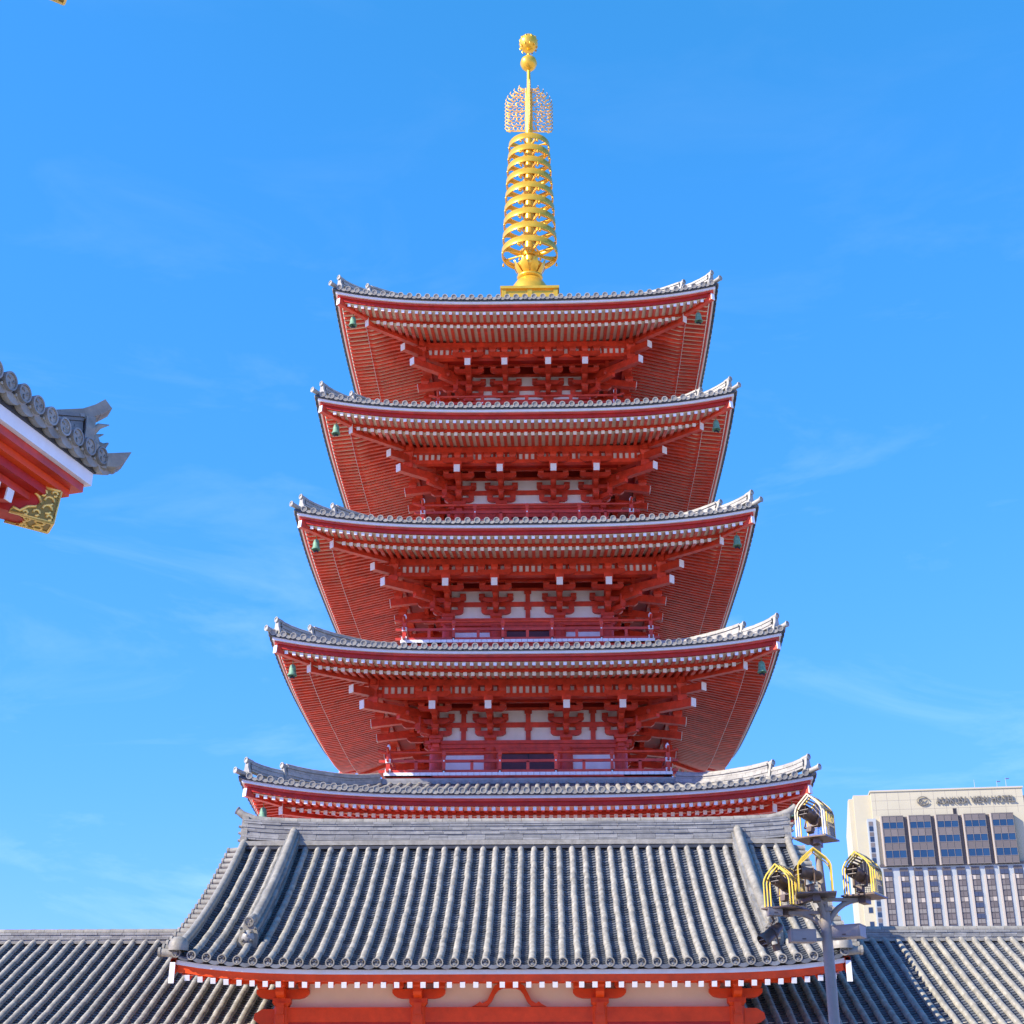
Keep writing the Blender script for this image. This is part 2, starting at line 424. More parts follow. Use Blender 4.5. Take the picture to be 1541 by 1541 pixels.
        for q in range(-nb, nb+1):
            s_ = q*rp_; hin = max(P-0.3, abs(s_)+0.10)
            if hin > BO-0.08: continue
            za = zf+zbo+lift_at(s_, BO, E, P); zb = zf+zbo+slope_b*(BO-hin)+lift_at(s_, hin, E, P)
            if tier == 1 and k == 0 and abs(q) <= 16:
                o = bm_ if not used['b'] else link('rafter', bm_.data, roof); used['b'] = True
                o.location = (s_, -BO, za); o.scale = (1, (BO-hin)/(BO-P+0.3), 1); o.rotation_euler = (math.atan2(zb-za, BO-hin), 0, 0)
            else: rest.beam((s_, -hin, zb), (s_, -BO, za), 0.125, 0.13, 'red', 'white', cap=0.014)
    rest.T = None
    # --- hip rafters, hip ridges (one mesh, four corners)
    hr = MB(); z1 = zf+zbo+lift_at(BO, BO, E, P)-0.05; zc = zf+zbo+slope_b*(BO-C)
    hr.beam((C, -C, zc-0.05), (P, -P, zf+zbp-0.06), 0.20, 0.34, 'red')
    hr.beam((P-.02, -P+.02, zf+zbp-0.06), (BO-0.06, -BO+0.06, z1), 0.20, 0.34, 'red', 'white', cap=0.03)
    z2 = zf+zfo+lift_at(FO, FO, E, P)
    hr.beam((BO-0.6, -BO+0.6, z1+0.16), (E-0.12, -E+0.12, z2+0.02), 0.18, 0.26, 'red', 'white', cap=0.03)
    hr0 = hr.build('hip_rafter', roof)
    rg = MB()
    def zr(h): return zs(h, h)
    hs2 = E-1.22; hs1 = E-0.20; Itop = I+0.05
    npt = 9; p2 = []; p1 = []
    for i in range(npt):
        t = i/(npt-1); h = Itop+(hs2-Itop)*t; p2.append((h, -h, zr(h)-0.10+0.10*min(1,t*1.6)+0.02+0.14*t**4))
    for i in range(npt):
        t = i/(npt-1); h = hs2-0.1+(hs1-hs2+0.1)*t; p1.append((h, -h, zr(h)+0.02+0.18*t**2.2))
    stacked_ridge(rg, p2, 0.40, 0.26, 5, 0.4, 0.075, 'tile_pale', 'tile_pale')
    stacked_ridge(rg, p1, 0.30, 0.24, 4, 0.4, 0.07, 'tile_pale', 'tile_pale')
    dg = Vector((1, -1, 0)).normalized()
    for h, hh, add_ in ((hs2, 0.40, 0.16), (hs1, 0.30, 0.26)):
        zb_ = zr(h); c = Vector((h, -h, 0))
        a = c + dg*0.05; aa = Vector((a.x, a.y, zb_-0.02)); bb = Vector((a.x, a.y, zb_+hh+add_))
        n_ = dg.cross(Vector((0,0,1)))
        # crested end tile : shouldered plate with brow bosses
        pl = [(-0.19,0),(-0.21,0.25*hh),(-0.17,0.55*hh+.05),(-0.11,hh+0.02),(-0.08,hh+add_-.02),(0.08,hh+add_-.02),(0.11,hh+0.02),(0.17,0.55*hh+.05),(0.21,0.25*hh),(0.19,0)]
        rg.prism(pl, lambda u, v: aa+n_*u+Vector((0,0,v)), lambda u, v: aa+n_*u+dg*0.09+Vector((0,0,v)), 'tile_pale')
        for u, v in ((-0.09, 0.45*hh), (0.09, 0.45*hh), (0, 0.2*hh)): 
            cc = aa+n_*u+dg*0.10+Vector((0,0,v)); rg.tube([cc, cc+dg*0.04], [0.05, 0.03], 'tile_pale', 6)
        top = aa+Vector((0,0,hh+add_+0.01)); rg.tube([top-dg*0.28-Vector((0,0,.11)), top-dg*.1-Vector((0,0,.03)), top+dg*0.12+Vector((0,0,.02))], 0.085, 'tile_pale', 10)
        disc(rg, top+dg*0.135+Vector((0,0,.02)), dg, 0.105, 0.04, 'tile_pale', 'tile', 12)
    ht = E+0.20; tip = Vector((ht, -ht, zr(E)+0.17)); st = Vector((E-0.25, -E+0.25, zr(E-.25)+0.06))
    rg.tube([st, st.lerp(tip, .5)-Vector((0,0,.02)), tip], 0.09, 'tile_pale', 10); disc(rg, tip+dg*0.01, dg, 0.11, 0.04, 'tile_pale', 'tile', 12)
    rg0 = rg.build('hip_ridge', roof)
    for k in (1, 2, 3):
        link('hip_rafter', hr0.data, roof, rot=(0,0,k*pi/2)); link('hip_ridge', rg0.data, roof, rot=(0,0,k*pi/2))
    if tier < 5:                                   # box ridge where roof meets the storey above
        tr = MB()
        for k in range(4):
            tr.T = rot_side(k)
            for j in range(3): tr.box(-I-0.02*j, I+.02*j, -I-0.10+0.02*j, -I+0.12, zs(0, I)-0.02+0.075*j, zs(0, I)+0.05+0.075*j, 'tile_stack')
        tr.T = None; tr.build('top_ridge', roof)
    # --- storey
    wz0 = dz; wz1 = zf-0.40
    wm = MB()
    for k in range(4):
        wm.T = rot_side(k); wm.box(-C, C, -C+0.02, -C+0.20, zf-1.72, wz1, 'plaster'); wm.box(-C, C, -C+0.06, -C+0.24, wz0, zf-1.95, 'plaster')
    wm.T = None; wm.box(-C+.25, C-.25, -C+.25, C-.25, zf-0.9, zf+0.60, 'red_deep')
    wall = wm.build('storey_wall', pag)
    cmesh = MB(); ch = (zf-1.95)-wz0; cr_ = 0.245 if tier < 4 else 0.22
    cmesh.lathe([(cr_, 0), (cr_, ch*0.8), (cr_*0.93, ch)], 'red', seg=18); cols = None
    for k in range(4):
        for s_ in (-C, -Ci, Ci):
            x, y, z = rot_side(k)((s_, -C, wz0))
            if cols is None: cols = cmesh.build('column', wall, (x, y, z))
            else: link('column', cols.data, wall, (x, y, z))
    bmn = MB()
    for k in range(4):
        bmn.T = rot_side(k); e = 0.002*k
        bmn.box(-C-0.42, C+0.42, -C-0.20-e, -C+0.18, zf-1.83-e, zf-1.70-e, 'red')
        bmn.box(-C-0.30, C+0.30, -C-0.13-e, -C+0.12, zf-1.98-e, zf-1.832-e, 'red')
        bmn.box(-C-0.35, C+0.35, -C-0.07-e, -C+0.06, zf-1.16-e, zf-0.98-e, 'red')
        bmn.box(-C-0.35, C+0.35, -C-0.10-e, -C+0.06, zf-0.50-e, zf-0.405-e, 'red')
        for s_ in ([0] if tier == 3 else ([0, -(C+Ci)/2, (C+Ci)/2] if tier == 2 else [])):       # short struts
            for za, zb in ((zf-1.70, zf-1.16), (zf-0.98, zf-0.50)):
                bmn.box(s_-0.09, s_+0.09, -C-0.05, -C+0.05, za, zb, 'red'); bmn.box(s_-0.14, s_+0.14, -C-0.08, -C+0.05, zb-0.13, zb-0.004, 'red')
        mid = (P-C)*0.5
        bmn.box(-C-mid-.3, C+mid+.3, -C-mid-0.07, -C-mid+0.07, zf-0.52-e, zf-0.40-e, 'red')
        bmn.box(-P-0.35, P+0.35, -P-0.10-e, -P+0.10, zf-0.20-e, zf+0.045-e, 'red')          # purlin
        bmn.box(-P-0.05, P+0.05, -P+0.02, -P+0.30, zf-0.62-e, zf-0.47-e, 'red')
        bmn.box(-P+.1, P-.1, -P+0.12, -P+0.15, zf-0.47, zf-0.19, 'white')
        nn = int(P/0.235)
        for q in range(-nn, nn+1):
            bmn.box((q+.5)*0.235-0.05, (q+.5)*0.235+0.05, -P+0.08, -P+0.13, zf-0.475, zf-0.18, 'red')
        bmn.box(-P+.2, P-.2, -P+0.29, -C-mid+.02, zf-0.46-e, zf-0.42-e, 'red_deep')             # ceiling behind
    bmn.T = None; bmn.build('beam', wall)
    # joinery of the bays
    if tier > 1:
        for k in range(4):
            jn = MB(); jn.T = rot_side(k); yb = -C+0.02; zt = zf-1.98
            jn.box(-Ci, Ci, yb-0.04, yb+0.05, wz0+0.02, zt-0.16, 'door'); jn.box(-Ci, Ci, yb-0.12, yb+0.05, zt-0.20, zt, 'red')
            for s_ in (-Ci+0.32, Ci-0.32): jn.box(s_-0.09, s_+0.09, yb-0.11, yb+0.04, wz0+0.02, zt-0.20, 'red')
            jn.box(-0.02, 0.02, yb-0.06, yb+0.04, wz0+.02, zt-.2, 'black')
            jn.T = None; jn.build('door', wall)
            for sg in (-1, 1):
                pn = MB(); pn.T = rot_side(k); a, b = sorted((sg*Ci, sg*C))
                pn.box(a, b, yb-0.05, yb+0.05, zt-0.24, zt-.003, 'red'); pn.box(a, b, yb-0.05, yb+0.05, wz0+0.30, wz0+0.38, 'red')
                pn.box(a+.2, b-.2, yb-0.02, yb+0.04, wz0+0.02, zt-0.24, 'white')
                pn.T = None; pn.build('wall_panel', wall)
    # brackets
    if tier > 1:
        out = P-C; mid = out*0.5
        b = MB(); key = 'red'
        b.T = lambda p: (p[0], -p[1], p[2])
        masu(b, 0, 0.03, -1.70, -1.50, 0.46, key)
        def arm(L, z0, z1, o, th=0.17): b.prism(boat(L, z0, z1), lambda u, v: (u, o-th/2, v), lambda u, v: (u, o+th/2, v), key)
        def perp(o1, z0, z1, th=0.18):
            dzz = z1-z0; pl = [(-0.1, z1), (o1, z1), (o1, z1-0.4*dzz), (o1-0.05, z0+0.3*dzz), (o1-0.14, z0), (-0.1, z0)]
            b.prism(pl, lambda u, v: (-th/2, u, v), lambda u, v: (th/2, u, v), key)
        arm(1.16, -1.50, -1.31, 0.05)
        for s_ in (-.47, 0, .47): masu(b, s_, 0.05, -1.31, -1.165, 0.23, key)
        perp(0.62, -1.495, -1.31); masu(b, 0, 0.52, -1.31, -1.17, 0.25, key)
        arm(1.36, -0.975, -0.80, 0.06)
        for s_ in (-.56, .56): masu(b, s_, 0.06, -0.80, -0.665, 0.23, key)
        arm(1.0, -1.16, -0.99, 0.52, 0.15)
        perp(mid+0.22, -1.17, -0.98); masu(b, 0, mid+0.05, -0.98, -0.84, 0.26, key)
        arm(1.26, -0.84, -0.65, mid)
        for s_ in (-.5, .5): masu(b, s_, mid, -0.65, -0.525, 0.24, key)
        b.beam((0, 0.1, -0.72), (0, out+0.30, -0.985), 0.23, 0.29, key, 'white', cap=0.025)
        masu(b, 0, out, -0.84, -0.60, 0.34, key)
        arm(1.30, -0.62, -0.41, out)
        for s_ in (-.5, 0, .5): masu(b, s_, out, -0.41, -0.205, 0.27, key)
        b.T = None
        first = None
        for k in range(4):
            for s_ in (-C, -Ci, Ci, C):
                x, y, z = rot_side(k)((s_, -C, zf))
                if first is None: first = b.build('bracket', wall, (x, y, z), (0, 0, k*pi/2))
                else: link('bracket', first.data, wall, (x, y, z), (0, 0, k*pi/2))
        cb = MB(); D_ = lambda d, z: (d, -d, z)          # d = distance along each axis from the corner column
        masu(cb, 0, 0, -1.70, -1.495, 0.5, key)
        cb.beam(D_(0, -1.405), D_(0.62, -1.405), 0.18, 0.19, key); cb.beam(D_(0, -1.07), D_(mid+0.25, -1.07), 0.19, 0.2, key)
        cb.beam(D_(0, -0.74), D_(out+0.36, -0.98), 0.24, 0.30, key, 'white', cap=0.03)
        cb.beam(D_(0, -0.30), D_(out+0.72, -0.50), 0.24, 0.28, key, 'white', cap=0.03)
        c_ = out; cb.box(c_-0.17, c_+0.17, -c_-0.17, -c_+0.17, -0.84, -0.63, key); cb.box(c_-0.13, c_+0.13, -c_-0.13, -c_+0.13, -0.63, -0.36, key)
        masu(cb, c_, -c_, -0.36, 0.06, 0.38, key)
        masu(cb, mid, -mid, -1.0, -0.84, 0.3, key)
        for dd, za, zb in ((out*0.30, -1.42, -0.9),):
            cb.box(dd-.1, dd+.1, -dd-.1, -dd+.1, za, zb, key)
        for k in range(4):
            x, y, z = rot_side(k)((C, -C, zf))
            if k == 0: cb0 = cb.build('corner_bracket', wall, (x, y, z))
            else: link('corner_bracket', cb0.data, wall, (x, y, z), (0, 0, k*pi/2))
    # --- balcony
    if dh:
        bl = MB(); F = dh
        for k in range(4):
            bl.T = rot_side(k); e = 0.002*k
            bl.box(-F+.02, F-.02, -F+0.02, -C, dz-0.10-e, dz-0.02-e, 'red')
            m_ = int(2*F/0.215); pw = 2*F/m_
            for q in range(m_): bl.box(-F+q*pw+0.006, -F+(q+1)*pw-0.006, -F-0.02, -F+0.6, dz-0.055, dz+0.055, 'white')
            bl.box(-F+0.10, F-0.10, -F+0.10, -F+0.30, dz-0.30-e, dz-0.102-e, 'red'); bl.box(-F+.25, F-.25, -F+.35, -F+.6, dz-.62, dz-.302-e, 'red')
        bl.T = None; bal = bl.build('balcony', pag)
        rl = MB(); f = F-0.12
        rl.tube([(-f-0.38, -f, dz+0.90), (-f-0.15, -f, dz+0.83), (-f, -f, dz+0.82), (f, -f, dz+0.82), (f+0.15, -f, dz+0.83), (f+0.38, -f, dz+0.90)], 0.055, 'red', 8)
        rl.beam((-f-0.34, -f, dz+0.50), (f+0.34, -f, dz+0.50), 0.07, 0.095, 'red'); rl.beam((-f-0.34, -f, dz+0.12), (f+0.34, -f, dz+0.12), 0.10, 0.10, 'red')
        npst = 5 if tier == 2 else 4 if tier == 3 else 4
        npst = 5 if tier <= 3 else 4
        for q in range(1, npst):
            s_ = -f+2*f*q/npst; rl.cbox((s_, -f, dz+0.47), (0.11, 0.10, 0.78), 'red')
            masu(rl, s_, -f, dz+0.66, dz+0.78, 0.15, 'red')
            for zz in (0.50, 0.10): rl.cbox((s_, -f-0.058, dz+zz), (0.055, 0.02, 0.055), 'white')
        for q in range(npst):
            s_ = -f+2*f*(q+.5)/npst; rl.cbox((s_, -f, dz+0.32), (0.11, 0.07, 0.34), 'red')
        r0 = rl.build('railing', bal)
        pm = MB(); pm.cbox((0,0,0.45), (0.14,0.14,0.9), 'red'); pm.cbox((0,0,0.12), (0.20,0.20,0.17), 'white'); pm.cbox((0,0,0.50), (0.19,0.19,0.15), 'white')
        pm.lathe([(0.04,0.90),(0.065,0.95),(0.075,1.01),(0.06,1.07),(0.02,1.12),(0.001,1.14)], 'white', seg=12)
        for k in range(4):
            if k: link('railing', r0.data, bal, rot=(0,0,k*pi/2))
            x, y, z = rot_side(k)((f, -f, dz))
            if k == 0: p0 = pm.build('corner_post', bal, (x, y, z))
            else: link('corner_post', p0.data, bal, (x, y, z))
ro = rest.build('rafters', pag); ro['kind'] = 'stuff'
bs = MB(); bs.box(-9, 9, -9, 9, 0, 4.8, 'plaster'); bs.box(-9.4, 9.4, -9.4, 9.4, 4.8, 5.1, 'red'); bs.box(-4.2, 4.2, -4.2, 4.2, 5.1, 9.0, 'plaster')
bs.box(-5.6,5.6,-5.6,5.6,8.9,9.1,'red')
bs.build('base_building', pag)

# --- golden finial
fin = thing('finial', '', '', (0.13, 0, 0)); del fin['label']; del fin['category']; bpy.data.objects.remove(fin)
fx = 0.13
bxm = MB()
bxm.box(-1.20, 1.20, -1.20, 1.20, 36.45, 37.50, 'gold'); bxm.box(-1.32, 1.32, -1.32, 1.32, 37.50, 37.63, 'gold'); bxm.box(-1.27, 1.27, -1.27, 1.27, 37.05, 37.17, 'gold')
for k in range(4):
    bxm.T = rot_side(k)
    for x in (-1.16, 0, 1.16): bxm.box(x-0.10, x+0.10, -1.255, -1.19, 37.17, 37.5, 'gold')
bxm.T = None
fin = bxm.build('finial', pag, (fx, 0, 0))
fin['label'] = 'golden ringed metal spire on top of the pagoda'
st = MB()
st.lathe([(0.98,37.60),(0.95,37.90),(0.82,38.30),(0.62,38.62),(0.45,38.78),(0.001,38.8)], 'gold', seg=32)
st.lathe([(0.40,38.74),(0.58,38.80),(0.60,38.90),(0.40,38.98),(0.36,39.1),(0.55,39.3),(0.66,39.5),(0.62,39.52),(0.30,39.3)], 'gold', seg=28)
for j in range(8):                                  # lotus petals
    a = 2*pi*(j+.5)/8; ca, sa = math.cos(a), math.sin(a); n_ = Vector((-sa, ca, 0)); o_ = Vector((ca, sa, 0))
    vs = []
    for rr, z, wd in ((0.40,39.0,0.13),(0.54,39.15,0.18),(0.66,39.36,0.17),(0.74,39.58,0.09),(0.75,39.68,0.01)):
        c = o_*rr+Vector((0,0,z)); vs += [c-n_*wd, c+o_*0.04, c+n_*wd]
    st.add(vs, [(3*i+q, 3*i+q+1, 3*i+q+4, 3*i+q+3) for i in range(4) for q in range(2)], 'gold', True)
st.lathe([(0.25,38.9),(0.25,40.4),(0.21,43.5),(0.18,47.0),(0.17,49.2),(0.10,49.8),(0.07,52.0)], 'gold', seg=18)
st.build('spire_shaft', fin)
rr_ = [(.98,46.42),(1.02,45.74),(1.06,45.01),(1.10,44.28),(1.14,43.49),(1.18,42.74),(1.22,41.97),(1.26,41.17),(1.30,40.38)]
for r, z in rr_:
    m = MB(); t = 0.035
    m.lathe([(r,-.14),(r,0.17),(r-t,0.17),(r-t,-.14),(r,-.14)], 'gold', seg=40)
    m.lathe([(0.30,-.16),(0.34,0.0),(0.28,.16)], 'gold', seg=16)
    for j in range(8):
        a = 2*pi*(j+0.5)/8; c, s_ = math.cos(a), math.sin(a)
        if j % 2 == 0: m.prism([(0.2,-.13),(0.5,-.06),(0.8*r,-.12),(r-t,-.16),(r-t,.16),(0.8*r,.10),(0.5,.04),(0.2,.13)], lambda u, v: (u*c+.03*s_, u*s_-.03*c, v), lambda u, v: (u*c-.03*s_, u*s_+.03*c, v), 'gold')
        else: m.tube([(0.22*c,0.22*s_,-.05),(0.6*c,0.6*s_,0.02),((r-t)*c,(r-t)*s_,-.03)], [0.09,0.03,0.07], 'gold', 6)
        b_ = (r+0.04); m.lathe([(0.001,-.02),(0.03,-.05),(0.045,-.15),(0.06,-.2),(0.001,-.19)], 'gold', c=(b_*c, b_*s_, -0.12), seg=8)
    m.build('ring', fin, (0, 0, z-0.18))
# openwork flame plates
def flame():
    m = MB(); rnd = random.Random(3)
    H = 2.75
    def wid(t): return 1.12*(1-max(0, (t-0.55)/0.52)**2.2) if t < 1.05 else 0
    m.box(0.15, 1.1, -0.015, 0.015, 0, 0.05, 'gold_lattice')
    nr = 9
    for i in range(nr):
        z = 0.18+i*(H-0.35)/(nr-1)*0.98; wx = wid(z/H)
        nx = max(1, int(wx/0.27))
        for j in range(nx):
            x = 0.26+(wx-0.30)*(j+0.3*(i % 2))/max(1, nx); 
            if x > wx: continue
            r0 = 0.145; a0 = rnd.uniform(0, 6.3); sg = rnd.choice((-1, 1)); pts = []
            for q in range(9):
                a = a0+sg*q*0.68; rr2 = r0*(1-0.065*q); pts.append((x+rr2*math.cos(a), 0, z+rr2*math.sin(a)))
            m.tube(pts, [0.034-0.0015*q for q in range(9)], 'gold_lattice', 5)
    for i in range(13):                             # licking tongues along the rim
        t = (i+0.5)/13; z = H*t; x = wid(t)
        m.tube([(x-0.22, 0, z-0.14), (x-0.05, 0, z-0.05), (x+0.03, 0, z+0.07), (x+0.0, 0, z+0.20)], [0.04, 0.045, 0.03, 0.008], 'gold_lattice', 5)
    m.tube([(0.16,0,0),(0.15,0,H-0.1)], 0.035, 'gold_lattice', 5)
    return m
fl = flame().build('flame_plate', fin, (0, 0, 47.22), (0, 0, R(3)))
link('flame_plate', fl.data, fin, (0, 0, 47.22), (0, 0, R(183)))
link('flame_plate', fl.data, fin, (0, 0, 47.22), (0, 0, R(93))); link('flame_plate', fl.data, fin, (0, 0, 47.22), (0, 0, R(273)))
m = MB(); m.lathe([(0.001,-.40),(0.20,-.36),(0.35,-.2),(0.42,0),(0.37,.22),(0.22,.38),(0.001,.45)], 'gold', seg=24); m.build('orb', fin, (0,0,51.40))
m = MB(); m.lathe([(0.001,-.46),(0.22,-.44),(0.38,-.28),(0.47,-.02),(0.42,.25),(0.28,.42),(0.10,.50),(0.001,.58)], 'gold', seg=24)
for j in range(10):
    a = 2*pi*j/10
    for zz in (-.25, 0.0, .22): m.tube([(0.40*math.cos(a+zz*3),0.40*math.sin(a+zz*3),zz-.1),(0.43*math.cos(a+zz*3),0.43*math.sin(a+zz*3),zz),(0.36*math.cos(a+zz*3),0.36*math.sin(a+zz*3),zz+.12)], [.03,.05,.01], 'gold', 5)
m.build('orb', fin, (0,0,52.66))

# --- wind bells hung from the eave corners (things of their own)
bell = MB()
bell.tube([(0,0,0.62),(0,0,0.42)], 0.018, 'gold_dark', 6)
bell.lathe([(0.001,0.46),(0.05,0.45),(0.11,0.40),(0.145,0.28),(0.155,0.08),(0.20,-.02),(0.205,-.06),(0.17,-.06),(0.13,0.1),(0.001,0.3)], 'patina', seg=16)
clap = MB(); clap.tube([(0,0,0.3),(0,0,-0.10)], 0.012, 'black', 5)
clap.prism([(-.13,-.10),(-.05,-.07),(.05,-.07),(.13,-.10),(.11,-.20),(.03,-.15),(-.03,-.15),(-.11,-.20)], lambda u, v: (u,-.01,v), lambda u, v: (u,.01,v), 'black')
TN = {1: 'lowest visible', 2: 'second from bottom', 3: 'middle', 4: 'second from top', 5: 'topmost'}
first_b = None
for tier in (5, 4, 3, 2, 1):
    E, zf, P = TIER[tier][:3]
    for sg, sn in ((-1, 'left'), (1, 'right')):
        h = E-0.66; z = zf-0.42+lift_at(h, h, E, P)-0.56
        t = thing('wind_bell', 'green bronze wind bell under the %s corner of the %s pagoda roof' % (sn, TN[tier]), 'bell',
                  (-0.13+sg*h, -h, z), (0,0,sg*0.3), group="wind bells under the pagoda's eave corners")
        t.scale = (.82, .82, .82)
        if first_b is None: first_b = (bell.build('bell_body', t), clap.build('clapper', t))
        else: link('bell_body', first_b[0].data, t); link('clapper', first_b[1].data, t)

# ================================================================== GATE BUILDING
GX = -0.25
gate = thing('gate_building', 'red and cream gate hall with broad grey tiled gable roof before the pagoda', 'gate', (GX, -21, 0))
W = 6.62
def gprof(t):                                     # local y: ridge at 0, eave at -6
    y = -6.0+6.0*t
    return (y, 5.22+3.62*(0.66*t+0.34*t**1.9))
def glift(x, t): u = min(1.05, abs(x)/W); return 0.20*u**6*(1-t)**0.8
NR = 44; xs = [-W+2*W*i/(NR-1) for i in range(NR)]
rm = MB(); pt, T = tile_slope(rm, xs, gprof, glift, crest=True, r=0.074, disc_r=0.092)
rm.box(-W, W, -0.1, 5.8, 5.4, 5.45, 'tile_dark')
# back slope, plain rows
back = lambda t: (6.0-6.0*t, 5.22+3.62*(0.66*t+0.34*t**1.9))
tile_slope(rm, [-W+2*W*i/21 for i in range(22)], back, glift, course=0.5, discs=False)
# verge: short round tiles laid crosswise
for sg in (-1, 1):
    d = 0.05
    while d < T-0.35:
        a = pt(sg*(W-0.02), d, 0.03); b = pt(sg*(W+0.36), d, -0.01)
        rm.tube([a, b], 0.080, 'tile', 10); disc(rm, (b[0]+sg*0.01, b[1], b[2]), (sg, 0, 0), 0.095, 0.05, 'tile', 'tile_dark', 12)
        d += 0.31
    rm.tube([pt(sg*(W-0.0), T*i/30, 0.13) for i in range(31)], 0.088, 'tile', 10)
    c = pt(sg*(W-0.02), 0.12, 0.17)
    rm.lathe([(0.20, -0.1), (0.20, 0.03), (0.16, 0.12), (0.08, 0.17), (0.001, 0.185)], 'tile', c=c, seg=16)
groof = rm.build('roof', gate)
# main ridge
mr = MB(); path = []
for i in range(25):
    x = -W-0.05+(2*W+0.1)*i/24; path.append((x, 0, 8.80+0.10*(abs(x)/W)**7))
stacked_ridge(mr, path, 0.50, 0.52, 10, 0.46, 0.10, 'tile_stack', 'tile', 0)
mr.box(-W, W, -0.36, 0.36, 8.72, 8.83, 'tile'); mr.box(-W, W, -0.40, 0.40, 8.62, 8.69, 'tile_dark')
mr.build('main_ridge', groof)
ot = MB()                                          # ogre end plate of the main ridge, with upswept cap
for j, (wd, z) in enumerate(((0.62,8.55),(0.60,8.75),(0.52,8.95),(0.46,9.12),(0.40,9.28))): ot.box(-0.06, 0.10, -wd/2, wd/2, z, z+0.19, 'tile')
for z in (8.66, 8.86, 9.04, 9.2): ot.tube([(0.08,-.2,z),(0.17,-.22,z+.02)], [.05,.03], 'tile', 6); ot.tube([(0.08,.2,z),(0.17,.22,z+.02)], [.05,.03], 'tile', 6)
ot.tube([(-0.55,0,9.37),(-0.2,0,9.42),(0.12,0,9.54),(0.28,0,9.66)], [0.10,0.105,0.10,0.09], 'tile', 10); disc(ot, (0.29,0,9.665), (1,0,0.5), 0.10, 0.03, 'tile', 'tile_dark', 12)
o1 = ot.build('ridge_end_tile', groof, (W, 0, 0)); link('ridge_end_tile', o1.data, groof, (-W, 0, 0), (0,0,pi))
# descending ridges
dr = MB(); path = [pt(0, T*(0.985-0.80*i/24), 0.02) for i in range(25)]
stacked_ridge(dr, path, 0.34, 0.30, 6, 0.4, 0.105, 'tile_stack', 'tile')
e = Vector(path[-1]); dd = (Vector(path[-1])-Vector(path[-2])).normalized()
pl = [(-0.17,-.10),(-0.20,.08),(-0.19,.28),(-0.15,.38),(-0.09,.47),(0.09,.47),(0.15,.38),(0.19,.28),(0.20,.08),(0.17,-.10)]
dr.lathe([(0.001,-.17),(0.10,-.13),(0.14,0.0),(0.10,.12),(0.001,.16)], 'tile_stack', c=(0, e.y-.14, e.z+.14), seg=12)
dr.prism(pl, lambda u, v: (u, e.y-0.0, e.z+v-0.05), lambda u, v: (u, e.y-0.12, e.z+v-0.05), 'tile')
for u, v, r_ in ((-.07,.27,.045),(.07,.27,.045),(0,.19,.05),(-.09,.10,.045),(.09,.10,.045),(0,.06,.04),(-.15,.34,.035),(.15,.34,.035)): dr.tube([(u, e.y-.16, e.z+v-.02),(u, e.y-.24-r_, e.z+v-.02)], [r_, r_*.4], 'tile_dark' if r_ == .04 else 'tile', 8)
dr.tube([(0, e.y+.3, e.z+.60),(0, e.y-.16, e.z+.46)], 0.10, 'tile', 10); disc(dr, (0, e.y-.175, e.z+.455), (0,-1,-.25), 0.105, 0.04, 'tile', 'tile_dark', 14, True)
d0 = dr.build('descending_ridge', groof, (-5.42, 0, 0)); link('descending_ridge', d0.data, groof, (5.42, 0, 0))
# eave boards (follow the lift)
def gboard(m, y0, y1, z0, z1, key, wl=W):
    n = 30; vs = []
    for i in range(n+1):
        x = -wl+2*wl*i/n; l_ = glift(x, 0); vs += [(x,y0,z0+l_),(x,y1,z0+l_),(x,y1,z1+l_),(x,y0,z1+l_)]
    fs = [(0,1,2,3), tuple(4*n+q for q in (3,2,1,0))]
    for i in range(n):
        for q in range(4): q2 = (q+1) % 4; fs.append((4*i+q, 4*i+q2, 4*i+4+q2, 4*i+4+q))
    m.add(vs, fs, key)
eb = MB(); gboard(eb, -5.90, -5.5, 5.065, 5.15, 'white', W+0.01); gboard(eb, -5.80, -5.5, 5.153, 5.235, 'tile_dark', W+0.12)
gboard(eb, -5.86, -5.70, 4.93, 5.062, 'red_gate', W-0.02); eb.build('eave_board', groof)
bg_ = MB()                                        # bargeboard
for a in range(20):
    t0, t1 = a/20, (a+1)/20; (y0, z0), (y1, z1) = gprof(t0), gprof(t1)
    y0 -= 0; l0 = glift(W, t0); l1 = glift(W, t1)
    bg_.add([(x, y, z) for x in (-0.05, 0.05) for y, z in ((y0, z0-0.36+l0), (y1, z1-0.36+l1), (y1, z1-0.06+l1), (y0, z0-0.06+l0))], [(0,1,2,3),(7,6,5,4),(0,4,5,1),(2,6,7,3)], 'red_gate')
bg_.box(-0.053, 0.053, -6.02, -5.995, 4.90, 5.30, 'white')
b0 = bg_.build('bargeboard', groof, (W+0.07, 0.06, 0)); link('bargeboard', b0.data, groof, (-W-0.07, 0.06, 0))
sf = MB(); vs = []
for i in range(12):
    t = i/11*0.75; y, z = gprof(t); y += 0.15; z -= 0.16; vs += [(-W+.1, y, z), (W-.1, y, z)]
sf.add(vs, [(2*i, 2*i+1, 2*i+3, 2*i+2) for i in range(11)], 'cream'); sf.build('soffit', groof)
rfm = MB(); rfm.beam((0, 2.1, 0.82), (0, 0, 0), 0.098, 0.105, 'red_gate', 'white', cap=0.02)
r0 = None
for i in range(50):
    x = -W+0.22+(2*W-0.44)*i/49
    loc = (x, -5.84, 4.87+glift(x, 0)*0.9)
    if r0 is None: r0 = rfm.build('rafter', groof, loc)
    else: link('rafter', r0.data, groof, loc)
